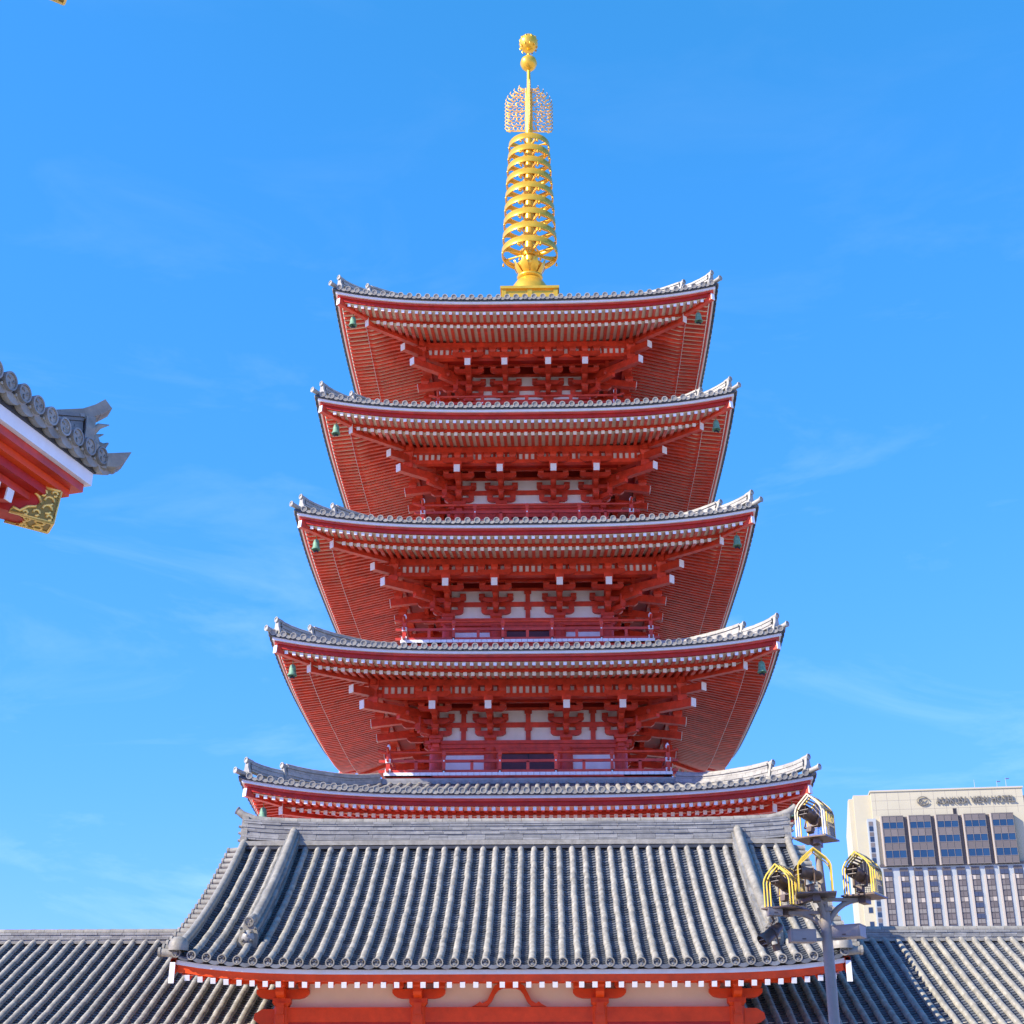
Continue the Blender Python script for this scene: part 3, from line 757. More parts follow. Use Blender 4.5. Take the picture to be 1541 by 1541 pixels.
# walls
wx = [-4.66, -1.87, 1.82, 4.59]; wy = -4.70
wm = MB(); wm.box(wx[0], wx[3], wy+0.05, wy+0.2, 2.6, 5.55, 'gate_plaster'); wm.box(wx[0]-.02, wx[0]+0.13, wy+.2, 4.6, 0, 5.5, 'gate_plaster'); wm.box(wx[3]-0.13, wx[3]+.02, wy+.2, 4.6, 0, 5.5, 'gate_plaster')
# gable infill
for sx in (wx[0], wx[3]):
    wm.prism([(-4.4,5.5),(4.4,5.5),(0,8.0)], lambda u, v: (sx-.06, u, v), lambda u, v: (sx+.06, u, v), 'gate_plaster')
gw = wm.build('wall', gate)
pm = MB(); pm.lathe([(0.17,0),(0.17,4.56)], 'red_gate', seg=20)
for i, x in enumerate(wx):
    if i == 0: p0 = pm.build('pillar', gw, (x, wy, 0))
    else: link('pillar', p0.data, gw, (x, wy, 0))
bb = MB()
bb.box(wx[0], wx[3], wy-0.09, wy+0.09, 4.26, 4.55, 'red_gate'); bb.box(wx[0], wx[3], wy-0.10, wy+0.08, 3.75, 4.13, 'red_gate'); bb.box(wx[0], wx[3], wy-0.075, wy+0.08, 4.13, 4.256, 'red_deep')
bb.box(wx[0]-1.2, wx[3]+1.2, wy-0.085, wy+0.085, 5.02, 5.20, 'red_gate')
for sg, x in ((-1, wx[0]), (1, wx[3])):           # beam noses beyond the corner pillars
    for z0, z1 in ((4.20, 4.52), (3.78, 4.08)):
        bb.prism([(0,z0),(0,z1),(0.40,z1),(0.55,z1-0.09),(0.57,z1-0.2),(0.46,z0+0.04),(0.30,z0)], lambda u, v: (x+sg*u, wy-.07, v), lambda u, v: (x+sg*u, wy+.07, v), 'red_gate')
bb.build('tie_beam', gw)
bk = MB(); bk.T = lambda p: (p[0], -p[1], p[2])
masu(bk, 0, 0, 4.56, 4.72, 0.36, 'red_gate'); bk.prism(boat(1.08, 4.72, 4.90), lambda u, v: (u, -.08, v), lambda u, v: (u, .09, v), 'red_gate')
for s_ in (-.42, 0, .42): masu(bk, s_, 0, 4.90, 5.03, 0.22, 'red_gate')
bk.prism([(-.1,4.90),(0.46,4.90),(0.46,4.82),(0.40,4.76),(0.28,4.72),(-.1,4.72)], lambda u, v: (-.085, u, v), lambda u, v: (.085, u, v), 'red_gate')
bk.box(-.075,.075,.15,.30,4.40,4.62,'red_gate'); bk.box(-.09,.09,.16,.26,4.2,4.40,'red_gate'); masu(bk, 0, .40, 4.90, 5.0, 0.2, 'red_gate')
bk.T = None
for i, x in enumerate(wx):
    if i == 0: k0 = bk.build('bracket', gw, (x, wy, 0))
    else: link('bracket', k0.data, gw, (x, wy, 0))
fs_ = MB()
half_o = [(0,5.02),(0.20,5.02),(0.30,4.97),(0.37,4.84),(0.45,4.68),(0.55,4.62),(0.60,4.66),(0.66,4.61),(0.76,4.56)]
half_i = [(0.45,4.56),(0.36,4.66),(0.29,4.80),(0.22,4.88),(0.13,4.92),(0,4.92)]
for sg in (-1, 1):
    for o_ in range(1):
        poly = [(sg*a, b) for a, b in half_o+half_i]
        fs_.prism(poly, lambda u, v: (u, wy-.06, v), lambda u, v: (u, wy+.06, v), 'red_gate')
fs_.build('frog_leg_strut', gw, (-0.02, 0, 0))

# ================================================================== CORRIDOR WINGS
def wing(x0, x1, label):
    t = thing('corridor_building', label, 'corridor', ((x0+x1)/2, -20.5, 0), group='low corridor wings either side of the gate')
    hw = (x1-x0)/2
    pr = lambda q: (-5.6+5.6*q, 3.82+2.76*(0.93*q+0.07*q*q))
    n = int((x1-x0)/0.303); xs_ = [-hw+0.303*i for i in range(n+1)]
    m = MB(); tile_slope(m, xs_, pr, lambda x, q: 0.0, r=0.075)
    m.box(-hw, hw, 0.0, 0.1, 3.8, 6.5, 'tile_dark'); m.add([(-hw,0,6.56),(hw,0,6.56),(hw,5.6,3.8),(-hw,5.6,3.8)], [(0,1,2,3)], 'tile_pan')
    rf = m.build('roof', t)
    m = MB(); stacked_ridge(m, [(-hw+2*hw*i/20, 0, 6.55) for i in range(21)], 0.22, 0.34, 4, 0.30, 0.085, 'tile_stack', 'tile'); m.box(-hw, hw, -.24, .24, 6.50, 6.56, 'tile'); m.build('main_ridge', rf)
    m = MB(); m.box(-hw, hw, -4.6, -4.45, 0, 4.3, 'gate_plaster'); m.build('wall', t)
    m = MB()
    for i in range(int(2*hw/3)+1): m.box(-hw+3*i-.12, -hw+3*i+.12, -4.72, -4.5, 0, 4.2, 'red_gate')
    m.build('posts', t)
wing(-19.5, -5.35+0.4, 'long low wing with sunlit grey tiled roof, left of the gate')
wing(4.65, 20.0, 'long low wing with half shaded grey tiled roof, right of the gate below the hotel')

# ================================================================== NEAR HALL CORNER (left edge)
hall = thing('temple_hall', 'near red temple hall whose gold-tipped tiled eave corners enter from the left', 'temple hall', (-4.46, -42.5, 0), (0, 0, 0))
bt = R(16); ev = Vector((-math.sin(bt), -math.cos(bt), 0)); nv = Vector((math.cos(bt), -math.sin(bt), 0))
def hall_roof(off):
    off = Vector(off)
    # local: a = along eave towards the viewer (ev), b = inward (-nv), z
    def G(p): return off + ev*p[0] - nv*p[1] + Vector((0,0,p[2]))
    def M(p): return off + ev*p[1] - nv*p[0] + Vector((0,0,p[2]))     # mirrored: the far eave
    def srf(a, b): return 8.64+0.05*max(0, a)+0.02*b+0.05*b*b+0.06*max(0, 1-a/1.6)**2*max(0, 1-b/2.5)
    m = MB(); L = 9.0
    for F_ in (G, M):
        m.T = F_
        vs = []; nb = 12; na = 30
        for i in range(nb+1):
            b = 7.0*i/nb
            for j in range(na+1): a = b+(L-b)*j/na if b < L else L; vs.append((a, b, srf(a, b)))
        m.add(vs, [(i*(na+1)+j, i*(na+1)+j+1, (i+1)*(na+1)+j+1, (i+1)*(na+1)+j) for i in range(nb) for j in range(na)], 'tile_pan')
        sp = 0.243; n = int(L/sp)
        for i in range(n):
            a = -0.17+sp*i if F_ is G else 0.07+sp*i
            b1 = min(7.0, max(0.12, a)-0.0); k = 0
            bb_ = -0.12
            while bb_ < b1:
                b2 = min(b1, bb_+0.33); m.tube([(a, bb_, srf(a, max(0, bb_))+0.10+0.5*min(0, bb_)), (a, b2-0.01, srf(a, b2)+0.10)], [0.092, 0.084], 'tile', 12); bb_ += 0.33
                if b1-bb_ < 0.05: break
            # end disc
            m2 = (a, -0.13, srf(a, 0)+0.045)
            seg = 18
            def ring(q, d): return [(a+q*math.cos(2*pi*j/seg), -0.13-d, srf(a, 0)+0.045+0.03+q*math.sin(2*pi*j/seg)) for j in range(seg)]
            vs = ring(.101, -.09)+ring(.101, .02)+ring(.083, .02)+ring(.081, 0.005)
            m.add(vs, [(kk*seg+j, kk*seg+(j+1) % seg, (kk+1)*seg+(j+1) % seg, (kk+1)*seg+j) for kk in range(3) for j in range(seg)], 'tile_stack')
            m.add(ring(.081, .005), [tuple(range(seg))], 'tile')
            for q in range(3):
                an = 2.1*q+.5; pts = [(a+0.035*math.cos(an)+.022*math.cos(an+w_), -0.138, srf(a,0)+.075+0.035*math.sin(an)+.022*math.sin(an+w_)) for w_ in (0,.9,1.8,2.7)]
                m.tube(pts, [.014,.013,.009,.004], 'tile_stack', 5)
            # pan end hanging between discs
            c = a+sp/2; vs = []
            for q in range(9):
                u = -1+q/4; x = c+u*sp/2*1.0; zt = srf(x, 0)+0.0; zb = zt-0.025-0.075*math.sqrt(max(0, 1-u*u*0.98))
                vs += [(x, -0.10, zt), (x, -0.10, zb), (x, 0.10, zb+.04)]
            m.add(vs, [(3*q, 3*q+3, 3*q+4, 3*q+1) for q in range(8)]+[(3*q+1, 3*q+4, 3*q+5, 3*q+2) for q in range(8)], 'tile')
            m.tube([(c-.02, -.05, srf(c,0)-.0), (c-.02, -.12, srf(c,0)+.0)], .018, 'tile_pale', 6)
    m.T = None; rf = m.build('roof', hall)
    # boards with mitred corner; the two eaves
    e_ = MB()
    def board(b0, b1, z0, z1, key):
        for F_ in (G, M):
            e_.T = F_
            e_.add([(b0, b0, z0), (L, b0, z0), (L, b0, z1), (b0, b0, z1), (b1, b1, z0), (L, b1, z0), (L, b1, z1), (b1, b1, z1)],
                   [(0,1,2,3),(7,6,5,4),(0,4,5,1),(1,5,6,2),(2,6,7,3)], key)
        e_.T = None
    board(-0.02, 0.5, 8.605, 8.67, 'tile_dark'); board(0.0, 0.5, 8.45, 8.602, 'white')
    board(0.06, 0.6, 8.355, 8.447, 'red'); board(0.16, 0.7, 8.27, 8.352, 'red_gate'); board(0.24, 0.8, 8.17, 8.268, 'red_deep')
    board(0.36, 1.1, 8.085, 8.166, 'red'); e_.build('eave_board', rf)
    s2 = MB(); s2.T = G; s2.box(0.6, L, 0.6, 4.0, 8.17, 8.20, 'cream'); s2.T = None
    s2.build('soffit', rf)
    rr = MB(); rr.T = G
    rr.beam((0, 0.9, 0), (0, 0, 0), 0.10, 0.12, 'red_deep', 'white', cap=0.02); rr.T = None
    # rafters along the near eave
    f0 = None
    for i in range(28):
        a = 0.86+0.235*i; p = ev*a - nv*0.40 + Vector((0,0,8.02))
        if f0 is None:
            rr2 = MB(); q = -nv; rr2.beam(q*2.6+Vector((0,0,.35)), (0,0,0), 0.105, 0.13, 'red_deep', 'white', cap=0.02); f0 = rr2.build('rafter', rf, off+p)
        else: link('rafter', f0.data, rf, off+p)
    # hip rafter with gilded tip
    dg = (ev-nv).normalized(); h = MB(); s = -dg.cross(Vector((0,0,1))).normalized()
    up = Vector((0,0,1))
    A = off+dg*0.36+Vector((0,0,8.06)); B = off+dg*6.0+Vector((0,0,8.60))
    h.beam(B, A, 0.27, 0.36, 'red_deep')
    gd = (A-B).normalized(); n_ = gd.cross(up).normalized(); u_ = n_.cross(gd)
    h_ = h.build('hip_rafter', rf)
    gf = MB()
    A2 = A - gd*0.0
    gf.beam(A-gd*.002, A+gd*0.02, 0.295, 0.385, 'gold_leaf')
    for sgn in (-1, 1):                            # side plates with a notched inner edge
        base = A+n_*sgn*0.136
        outl = [(0,.19),(0,-.19),(.46,-.19),(.43,-.13),(.36,-.15),(.29,-.08),(.21,-.06),(.17,.0),(.20,.06),(.24,.09),(.31,.16),(.34,.19)]
        gf.prism(outl, lambda u, v: base-gd*u+u_*v, lambda u, v: base-gd*u+u_*v+n_*sgn*0.006, 'gold_dark')
        pb = base+n_*sgn*0.012
        oo = outl+[outl[0]]; gf.tube([pb-gd*u+u_*v for u, v in oo], 0.017, 'gold_leaf', 6)
        for cx_, cy_, r_ in ((.09,.045,.05),(.09,-.055,.05),(.19,-.125,.035),(.17,.125,.035),(.05,.14,.03),(.05,-.145,.03),(.30,-.155,.025)):
            gf.tube([pb-gd*(cx_+r_*math.cos(q*.62))+u_*(cy_+r_*math.sin(q*.62)) for q in range(9)], [.015]*7+[.02,.012], 'gold_leaf', 5)
    base = A-u_*0.182
    outl = [(0,-.135),(0,.135),(.34,.135),(.24,.05),(.28,0),(.24,-.05),(.34,-.135)]
    gf.prism(outl, lambda u, v: base-gd*u+n_*v, lambda u, v: base-gd*u+n_*v-u_*.006, 'gold_dark'); pb = base-u_*.01
    gf.tube([pb-gd*u+n_*v for u, v in outl+[outl[0]]], 0.016, 'gold_leaf', 6)
    for cx_, cy_, r_ in ((.12,.07,.05),(.12,-.07,.05),(.26,.1,.035),(.26,-.1,.035)): gf.tube([pb-gd*(cx_+r_*math.cos(q*.62))+n_*(cy_+r_*math.sin(q*.62)) for q in range(10)], .014, 'gold_leaf', 5)
    gf.build('gilded_tip', h_)
    # hip ridge
    rg = MB(); path = []
    for i in range(12):
        d = 7.2-7.0*i/11; c = off+dg*d; t = i/11; path.append((c.x, c.y, srf(d*.7, d*.7)-0.01+0.29*t**5))
    stacked_ridge(rg, path, 0.26, 0.28, 6, 0.34, 0.04, 'tile_stack', 'tile')
    e0 = Vector(path[-1]); cap = [e0+Vector((0,0,-.30))+dg*1.6, e0+Vector((0,0,.02))+dg*0.9, e0+Vector((0,0,.15))+dg*0.4, e0+Vector((0,0,.27)), e0+Vector((0,0,.36))-dg*0.14, e0+Vector((0,0,.46))-dg*0.25]
    for i in range(len(cap)-1): rg.beam(cap[i], cap[i+1]+(cap[i+1]-cap[i])*.02, 0.26-.01*i, 0.13, 'tile')
    pl = [(-0.22,-.24),(-0.23,0.06),(-0.17,.23),(0.17,.23),(0.23,0.06),(0.22,-.24)]
    rg.prism(pl, lambda u, v: e0+s*u+up*v-dg*0.02, lambda u, v: e0+s*u+up*v-dg*0.12, 'tile')
    # ogre face: brow, horns, snout, ragged beard
    f = e0-dg*0.11-up*.05
    rg.lathe([(0.001,-.13),(0.09,-.09),(0.12,0),(0.08,.08),(0.001,.11)], 'tile', c=f+up*0.06, seg=12)
    for sg_ in (-1, 1):
        rg.tube([f+s*sg_*.10+up*.12, f+s*sg_*.15+up*.19-dg*.06, f+s*sg_*.13+up*.24-dg*.17], [.05,.035,.006], 'tile', 7)
        rg.tube([f+s*sg_*.14+up*.0, f+s*sg_*.2-up*.08-dg*.05, f+s*sg_*.16-up*.2-dg*.06], [.05,.04,.006], 'tile', 7)
    rg.tube([f+up*.03-dg*.05, f+up*.02-dg*.16, f+up*.08-dg*.21], [.06,.045,.01], 'tile', 7); rg.tube([f-up*.05-dg*.03, f-up*.15-dg*.08, f-up*.24-dg*.05], [.06,.04,.006], 'tile', 7)
    # corner tip tile below it
    t0 = off+up*(srf(0,0)+0.03); rg.beam(t0+dg*1.0+up*.05, t0-dg*0.12, 0.20, 0.16, 'tile')
    rg.prism([(0.12,-.08),(0.12,.09),(-.12,.11),(-.37,.18),(-.31,.04),(-.22,-.04)], lambda u, v: t0+dg*u+s*.10+up*v, lambda u, v: t0+dg*u-s*.10+up*v, 'tile')
    rg.build('hip_ridge', rf)
hall_roof((0, 0, 0)); hall_roof((-0.76, 0, 7.45))
def HG(p): return ev*p[0] - nv*p[1] + Vector((0,0,p[2]))
m = MB(); m.T = HG; m.box(3.2, 9, 3.2, 12, 0, 8.9, 'red'); m.box(3.6, 9, 3.9, 12, 9.5, 16, 'red'); m.T = None; m.build('wall', hall)

# ================================================================== FLOODLIGHT POLE
pole = thing('floodlight_pole', 'tall grey-brown lamp post carrying yellow caged floodlights, right of the gate roof', 'lamp post', (4.95, -33.0, 0))
m = MB(); m.tube([(0,0,0),(0,0,5.0),(0,0,5.35)], [0.10,0.084,0.082], 'pole_paint', 20); m.tube([(0,0,5.3),(-.04,0,6.46)], [0.062,0.058], 'pole_paint', 16)
m.tube([(0,0,5.30),(0,0,5.36)], 0.12, 'pole_paint', 16); pst = m.build('post', pole)
def arm_mesh(dx, dy, zt, z0=5.0):
    m = MB(); pts = []
    for i in range(10):
        a = pi/2*i/9; pts.append((dx*(1-math.cos(a)), dy*(1-math.cos(a)), z0+(zt-z0)*math.sin(a)))
    m.tube(pts, 0.045, 'pole_paint', 8); m.beam((0,0,zt-.01), (dx*1.1, dy*1.1, zt-.01), 0.09, 0.05, 'pole_paint'); return m
def cage(loc, rz, h=0.62, wd=0.46, dp=0.50, open_back=False, tilt=0, key='yellow_paint'):
    """pointed-arch cage; opening towards local -y"""
    c = MB(); hs = h*0.58
    prof = [(-wd/2, 0), (-wd/2, hs), (-wd/2*0.92, hs+0.06), (-wd/2*0.72, hs+0.13), (0, h)]
    prof = prof+[(-a, b) for a, b in reversed(prof[:-1])]
    for y in (0, 0.10, 0.20) + (() if open_back else (dp,)) + ((dp,) if open_back else ()):
        for i in range(len(prof)-1):
            (a, b), (a2, b2) = prof[i], prof[i+1]; c.beam((a, y-dp/2, b), (a2, y-dp/2, b2), 0.020, 0.024, key if y < 0.15 else 'yellow_paint', up=(0,1,0))
    for (a, b) in (prof[2], prof[4], prof[6], (-wd/2, 0.01), (wd/2, 0.01)): c.beam((a, -dp/2, b), (a, dp/2, b), 0.018, 0.018, 'yellow_paint')
    cg = c.build('cage', pole, loc, (tilt, 0, rz))
    pf = MB(); pf.box(-wd/2-.05, wd/2+.05, -dp/2-.05, dp/2+.05, -0.035, -0.012, 'brown_metal'); pf.box(-.06, .06, -.12, .12, -.13, -.036, 'brown_metal'); pf.build('shelf', cg)
    if not open_back:
        s = MB()
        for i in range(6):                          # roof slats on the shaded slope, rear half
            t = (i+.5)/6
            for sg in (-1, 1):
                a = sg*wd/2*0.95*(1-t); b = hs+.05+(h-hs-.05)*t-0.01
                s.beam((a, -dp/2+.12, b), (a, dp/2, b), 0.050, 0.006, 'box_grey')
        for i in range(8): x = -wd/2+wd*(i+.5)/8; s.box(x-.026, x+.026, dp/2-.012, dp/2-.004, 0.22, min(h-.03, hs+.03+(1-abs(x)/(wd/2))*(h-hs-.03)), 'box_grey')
        for i in range(5): y = -dp/2+.24+(dp-.26)*(i+.5)/5; s.box(wd/2-.012, wd/2-.005, y-.012, y+.012, 0.22, hs, 'yellow_paint')
        s.build('slats', cg)
        w_ = MB(); nn = 15
        for i in range(nn+1): x = -wd/2+wd*i/nn; w_.tube([(x, dp/2, 0), (x, dp/2, .24)], 0.004, 'pole_paint', 4, caps=False); y = -dp/2+.18+(dp-.18)*i/nn; w_.tube([(wd/2, y, 0), (wd/2, y, .24)], 0.004, 'pole_paint', 4, caps=False)
        for i in range(9): z = .24*i/8; w_.tube([(-wd/2, dp/2, z), (wd/2, dp/2, z)], 0.004, 'pole_paint', 4, caps=False); w_.tube([(wd/2, -dp/2+.18, z), (wd/2, dp/2, z)], 0.004, 'pole_paint', 4, caps=False)
        w_.build('wire_mesh', cg)
    return cg
fl0 = []
def flood():
    m = MB()
    m.tube([(0,-.20,0),(0,-.10,0),(0,-.095,0),(0,.10,0),(0,.105,0),(0,.20,0),(0,.24,0)], [0.108,0.105,0.095,0.095,0.082,0.078,0.05], 'brown_metal', 20, caps=False)
    m.tube([(0,-.21,0),(0,-.19,0)], 0.112, 'brown_metal', 20, caps=False); m.tube([(0,.04,0),(0,.06,0)], .103, 'brown_metal', 20)
    m.tube([(0,.235,0),(0,.24,0)], .05, 'brown_metal', 12)
    ln = MB(); ln.tube([(0,-.12,0),(0,-.11,0)], 0.098, 'glass_dark', 20)
    lv = MB()
    for z in (-.05, .03): wv = .85*math.sqrt(.105**2-z*z); lv.box(-wv, wv, -.205, -.13, z-.004, z+.004, 'pole_paint')
    lv.box(-.003, .003, -.18, -.13, -.1, .1, 'brown_metal')
    yk = MB(); yk.beam((-.125,0.02,0),( -.125,.02,-.17), .03,.012,'brown_metal',up=(0,1,0)); yk.beam((.125,0.02,0),(.125,.02,-.17), .03,.012,'brown_metal',up=(0,1,0)); yk.box(-.13,.13,.0,.04,-.18,-.165,'brown_metal'); yk.box(-.05,.05,-.02,.07,-.27,-.18,'brown_metal')
    return m, ln, lv, yk
def floodlight(loc, rz, pitch):
    global fl0
    if not fl0:
        m, ln, lv, yk = flood(); b = m.build('floodlight', pole, loc, (pitch, 0, rz)); fl0 = [b, ln.build('lens', b), lv.build('louvre', b), yk.build('yoke', b)]
        return b
    b = link('floodlight', fl0[0].data, pole, loc, (pitch, 0, rz))
    for n_, q in zip(('lens', 'louvre', 'yoke'), fl0[1:]): link(n_, q.data, b, rot=(-pitch*0.6, 0, 0) if n_ == 'yoke' else (0,0,0))
    return b
RZ = R(-32)
cage((-0.04, 0, 6.47), RZ, 0.68, key='yellow_pale'); floodlight((-0.10, -0.06, 6.80), R(-48), R(-20))
cage((-0.17, -0.30, 5.54), R(-8), 0.68, 0.52, 0.42, True); floodlight((-0.26, -0.28, 5.85), R(-62), R(-6))
cage((0.66, 0.05, 5.56), RZ, 0.66); floodlight((0.60, 0.0, 5.87), R(-45), R(-15))
cage((-0.60, 0.10, 5.38), R(-38), 0.66); floodlight((-0.62, 0.02, 5.74), R(-50), R(-22))
floodlight((-0.86, 0.15, 4.98), R(-70), R(38))
arm_mesh(0.62, 0.05, 5.50, 4.9).build('arm', pole); arm_mesh(-0.55, 0.08, 5.30, 4.9).build('arm', pole); arm_mesh(-0.15, -0.25, 5.44, 4.9).build('arm', pole)
m = MB(); m.beam((-.15,-.3,5.49),(-.5,0,5.40),.12,.05,'brown_metal'); m.beam((-.55,.1,5.34),(-.9,.12,5.30),.10,.04,'brown_metal'); m.tube([(-.85,.15,5.3),(-.80,.12,5.18),(-.86,.15,5.12)],.025,'brown_metal',6); m.beam((-.08,-.2,6.40),(.05,.2,6.40),.10,.10,'brown_metal'); m.build('mounting_bracket', pole)
def ballast(name, x0, x1, y0, y1, z0, z1, rz, loc):
    m = MB(); m.box(x0, x1, y0, y1, z0, z1, 'box_grey'); m.box(x0+.02, x1-.02, y0-.006, y0, z0+.02, z1-.02, 'box_grey'); m.box(x0-.008, x1+.008, y0-.01, y1+.01, z1, z1+.012, 'box_grey'); m.box((x0+x1)/2-.03,(x0+x1)/2+.03, y0-.014, y0-.006, z0+.03, z0+.05, 'brown_metal')
    return m.build(name, pole, loc, (0, 0, rz))
ballast('ballast_box', -.20, .20, -.12, .12, -.08, .10, R(4), (-0.40, -0.05, 4.90))
ballast('ballast_box', -.26, .26, -.16, .16, -.08, .10, R(-28), (0.32, 0.0, 4.97))
ballast('junction_box', -.11, .11, -.08, .08, -.06, .06, R(8), (-0.80, 0.0, 5.30))
m = MB(); m.beam((-.3,0,4.86),(.3,0,4.90),.06,.05,'pole_paint'); m.build('crossbar', pole)

# ================================================================== HOTEL
al = R(-6.5)
hotel = thing('hotel_building', 'tall cream high-rise hotel with dark window bays and roof sign, far right', 'hotel', (100.62, 393.0, 0), (0, 0, al))
m = MB(); TOP = 106.9
m.box(0, 45.2, 0.0, 20, 0, TOP, 'hotel_wall'); m.box(-0.3, 45.5, -0.3, 20, TOP, TOP+0.5, 'hotel_wall')
m.prism([(0,0),(0,TOP-.5),(13,TOP-.5),(24,TOP-6),(24,0)] if False else [(1.6,0),(1.6,TOP-.4),(12,TOP-.4),(19,TOP-5),(19,0)], lambda u, v: (-5.2, u, v), lambda u, v: (-0.0, u, v), 'hotel_wall')
m.prism([(3.0,0),(3.0,TOP-1.2),(6,TOP-1.2),(22,TOP-9),(22,0)], lambda u, v: (-6.6, u, v), lambda u, v: (-5.2, u, v), 'hotel_wall')
m.box(45.2, 75, 3.0, 22, 0, TOP-1.6, 'hotel_wall')
# facade panel joints
for i in range(13): x = 1.2+3.5*i; m.box(x-.05, x+.05, -0.02, 0.01, 99.6, TOP, 'hotel_joint')
for z in (101.4, 104.2): m.box(0.2, 45, -0.02, 0.01, z-.05, z+.05, 'hotel_joint')
hw_ = m.build('wall', hotel)
m = MB(); m.box(0.6, 45.0, -0.9, 0.0, 0, 83.9, 'hotel_pier')
pr_ = m.build('lower_facade', hotel)
# window bays at the top
rowz = [98.9, 97.1, 95.1, 92.9, 90.8, 88.6, 86.3, 84.2]
panm = None
for i in range(5):
    x0 = 2.3+8.1*i; m = MB(); m.box(0, 6.5, -1.9, -0.0, 84.0, 99.1, 'hotel_frame'); m.box(-0.42, 0.0, -2.0, 0.0, 84.0, 99.0, 'hotel_pale')
    for r_ in range(7):
        za, zb = rowz[r_+1]+.08, rowz[r_]-.08
        if r_ % 2 == 0:
            for c_ in range(3): m.box(0.25+c_*2.05, 0.25+c_*2.05+1.9, -2.0, -1.9, za, zb, 'hotel_spandrel')
    for c_ in range(4): m.box(0.13+c_*2.05, 0.22+c_*2.05, -2.12, -1.9, 84.0, 99.0, 'hotel_mullion')
    for z in rowz: m.box(0.0, 6.5, -2.08, -1.9, z-.06, z+.06, 'hotel_mullion')
    bay = m.build('window_bay', hotel, (x0, 0, 0))
    for r_ in (1, 3, 5):
        za, zb = rowz[r_+1]+.08, rowz[r_]-.08
        w2 = MB()
        for c_ in range(3): w2.box(0.25+c_*2.05, 0.25+c_*2.05+1.9, -1.98, -1.9, za, zb, 'hotel_glass')
        w2.build('window', bay)
m = MB(); m.box(0.4, 45.0, -1.2, 0, 83.95, 84.6, 'hotel_frame')
for i in range(4): m.box(8.8+8.1*i, 10.0+8.1*i, -1.0, 0, 84.6, 98.9, 'hotel_frame')
m.build('bay_backing', hotel)
# lower window strips
sw = MB(); sw.box(0, 2.5, -1.1, -0.9, 0, 83.4, 'hotel_frame'); sw.box(-0.55, 0.0, -1.5, -0.9, 0, 81.0, 'hotel_pale')
rnd = random.Random(5)
for j in range(24):
    z = 82.6-3.2*j
    for c_ in range(2):
        sw.box(0.15+c_*1.15, 1.2+c_*1.15, -1.22, -1.1, z-1.55, z-0.15, 'hotel_spandrel'); sw.box(0.15+c_*1.15, 1.2+c_*1.15, -1.2, -1.1, z-2.95, z-1.75, 'hotel_mullion' if (j*7+c_) % 5 else 'hotel_pale')
s0 = None; wi = None
for i in range(11):
    x = 2.0+4.15*i - (0.6 if i == 0 else 0)
    if s0 is None: s0 = sw.build('window_strip', hotel, (x, 0, 0)); st_ = s0
    else: st_ = link('window_strip', s0.data, hotel, (x, 0, 0))
    for j in range(8):
        if rnd.random() < 0.75 or j == 0:
            z = 82.6-3.2*j
            if wi is None:
                w2 = MB(); w2.box(0.12, 1.22, -1.26, -1.2, -1.5, -0.2, 'hotel_grey_glass'); w2.box(1.28, 2.38, -1.26, -1.2, -1.5, -0.2, 'hotel_grey_glass'); wi = w2.build('window', st_, (0, 0, z))
            elif rnd.random() < 0.32 or j == 0: link('window', wi.data, st_, (0, 0, z))
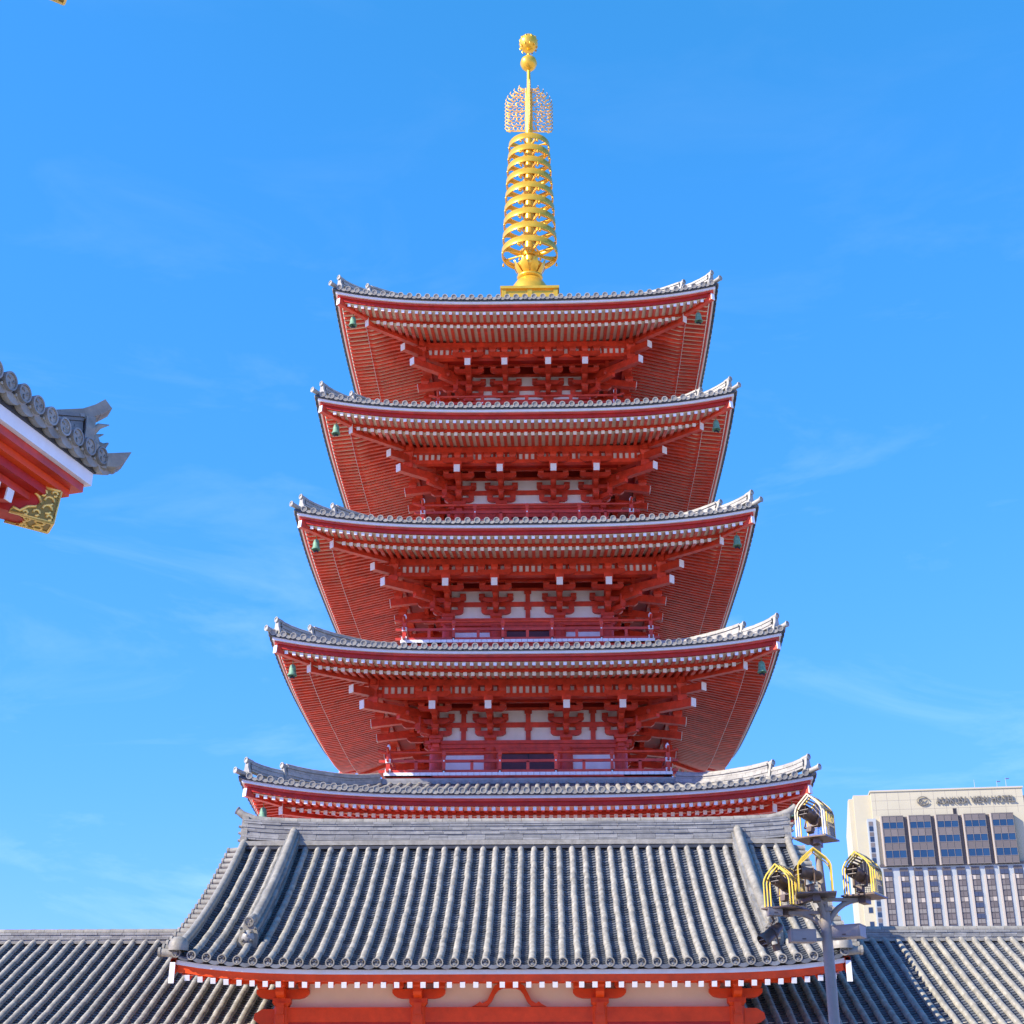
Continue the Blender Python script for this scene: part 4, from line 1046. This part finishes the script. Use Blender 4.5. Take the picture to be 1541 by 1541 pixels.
# slim strip on the recessed left block, small square windows, slot
m = MB(); m.box(-1.9, 0.7, -0.8, 1.7, 60, 98.6, 'hotel_pier')
for j in range(12): z = 97.5-3.2*j; m.box(-1.55, -0.35, -0.9, -0.8, z-2.7, z-1.2, 'glass_dark'); m.box(-1.55, -0.35, -0.9, -0.8, z-1.0, z+.2, 'hotel_spandrel')
m.build('corner_strip', hotel)
for z in (71.7, 67.5):
    m = MB(); m.box(-3.8, -2.6, 1.5, 1.62, z-.8, z+.8, 'glass_dark'); m.box(-3.95, -2.45, 1.56, 1.64, z-.95, z+.95, 'hotel_joint'); m.build('window', hotel)
m = MB(); m.box(24.0, 25.0, -0.12, 0.02, 99.5, 101.2, 'black'); m.box(23.9, 25.1, -0.1, 0.01, 99.4, 101.3, 'hotel_joint'); m.build('slot_vent', hotel)
m = MB()
for j in range(10): z = 98-3.6*j; m.box(45.6, 75, 2.9, 3.0, z-3, z-.3, 'glass_dark')
m.build('side_glazing', hotel)
# roof masts
for x, hh in ((31.7, 3.0), (38.4, 2.4), (41.1, 3.2)):
    m = MB(); m.tube([(0,2,TOP+.5),(0,2,TOP+.5+hh)], [.12,.05], 'hotel_pier', 6)
    if x > 35: m.box(0, 1.1, 1.9, 2.1, TOP+.1+hh, TOP+.35+hh, 'hotel_frame')
    m.build('mast', hotel, (x, 0, 0))
# sign lettering + ring emblem
cu = bpy.data.curves.new('sign', 'FONT'); cu.body = 'ASAKUSA VIEW HOTEL'; cu.size = 2.75; cu.extrude = 0.22; cu.space_character = 1.06; cu.offset = 0.02
tmp = bpy.data.objects.new('tmp', cu); scene.collection.objects.link(tmp)
dgp = bpy.context.evaluated_depsgraph_get(); me = bpy.data.meshes.new_from_object(tmp.evaluated_get(dgp)); me.name = 'sign_lettering'
bpy.data.objects.remove(tmp); me.materials.clear(); me.materials.append(MATS['letter'])
xs_ = [v.co.x for v in me.vertices]; sx = 23.4/(max(xs_)-min(xs_)); x0_ = min(xs_)
for v in me.vertices: v.co.x = (v.co.x-x0_)*sx
so_ = link('sign_lettering', me, hotel, (19.2, -0.45, 102.75), (pi/2, 0, 0))
m = MB(); cx_, cz_ = 15.4, 103.7
def ell(rx, rz, a0, a1, n, th):
    m.tube([(cx_+rx*math.cos(a0+(a1-a0)*i/n), -0.4, cz_+rz*math.sin(a0+(a1-a0)*i/n)) for i in range(n+1)], th, 'letter', 6)
ell(1.75, 1.30, 0.2, 6.0, 30, 0.16); ell(1.25, 0.95, 2.2, 5.9, 16, 0.13)
m.tube([(cx_-.9,-.4,cz_-.5),(cx_-.3,-.4,cz_+.45),(cx_,-.4,cz_-.45),(cx_+.5,-.4,cz_+.5),(cx_+1.0,-.4,cz_+.6)], 0.14, 'letter', 6)
m.build('sign_emblem', hotel)
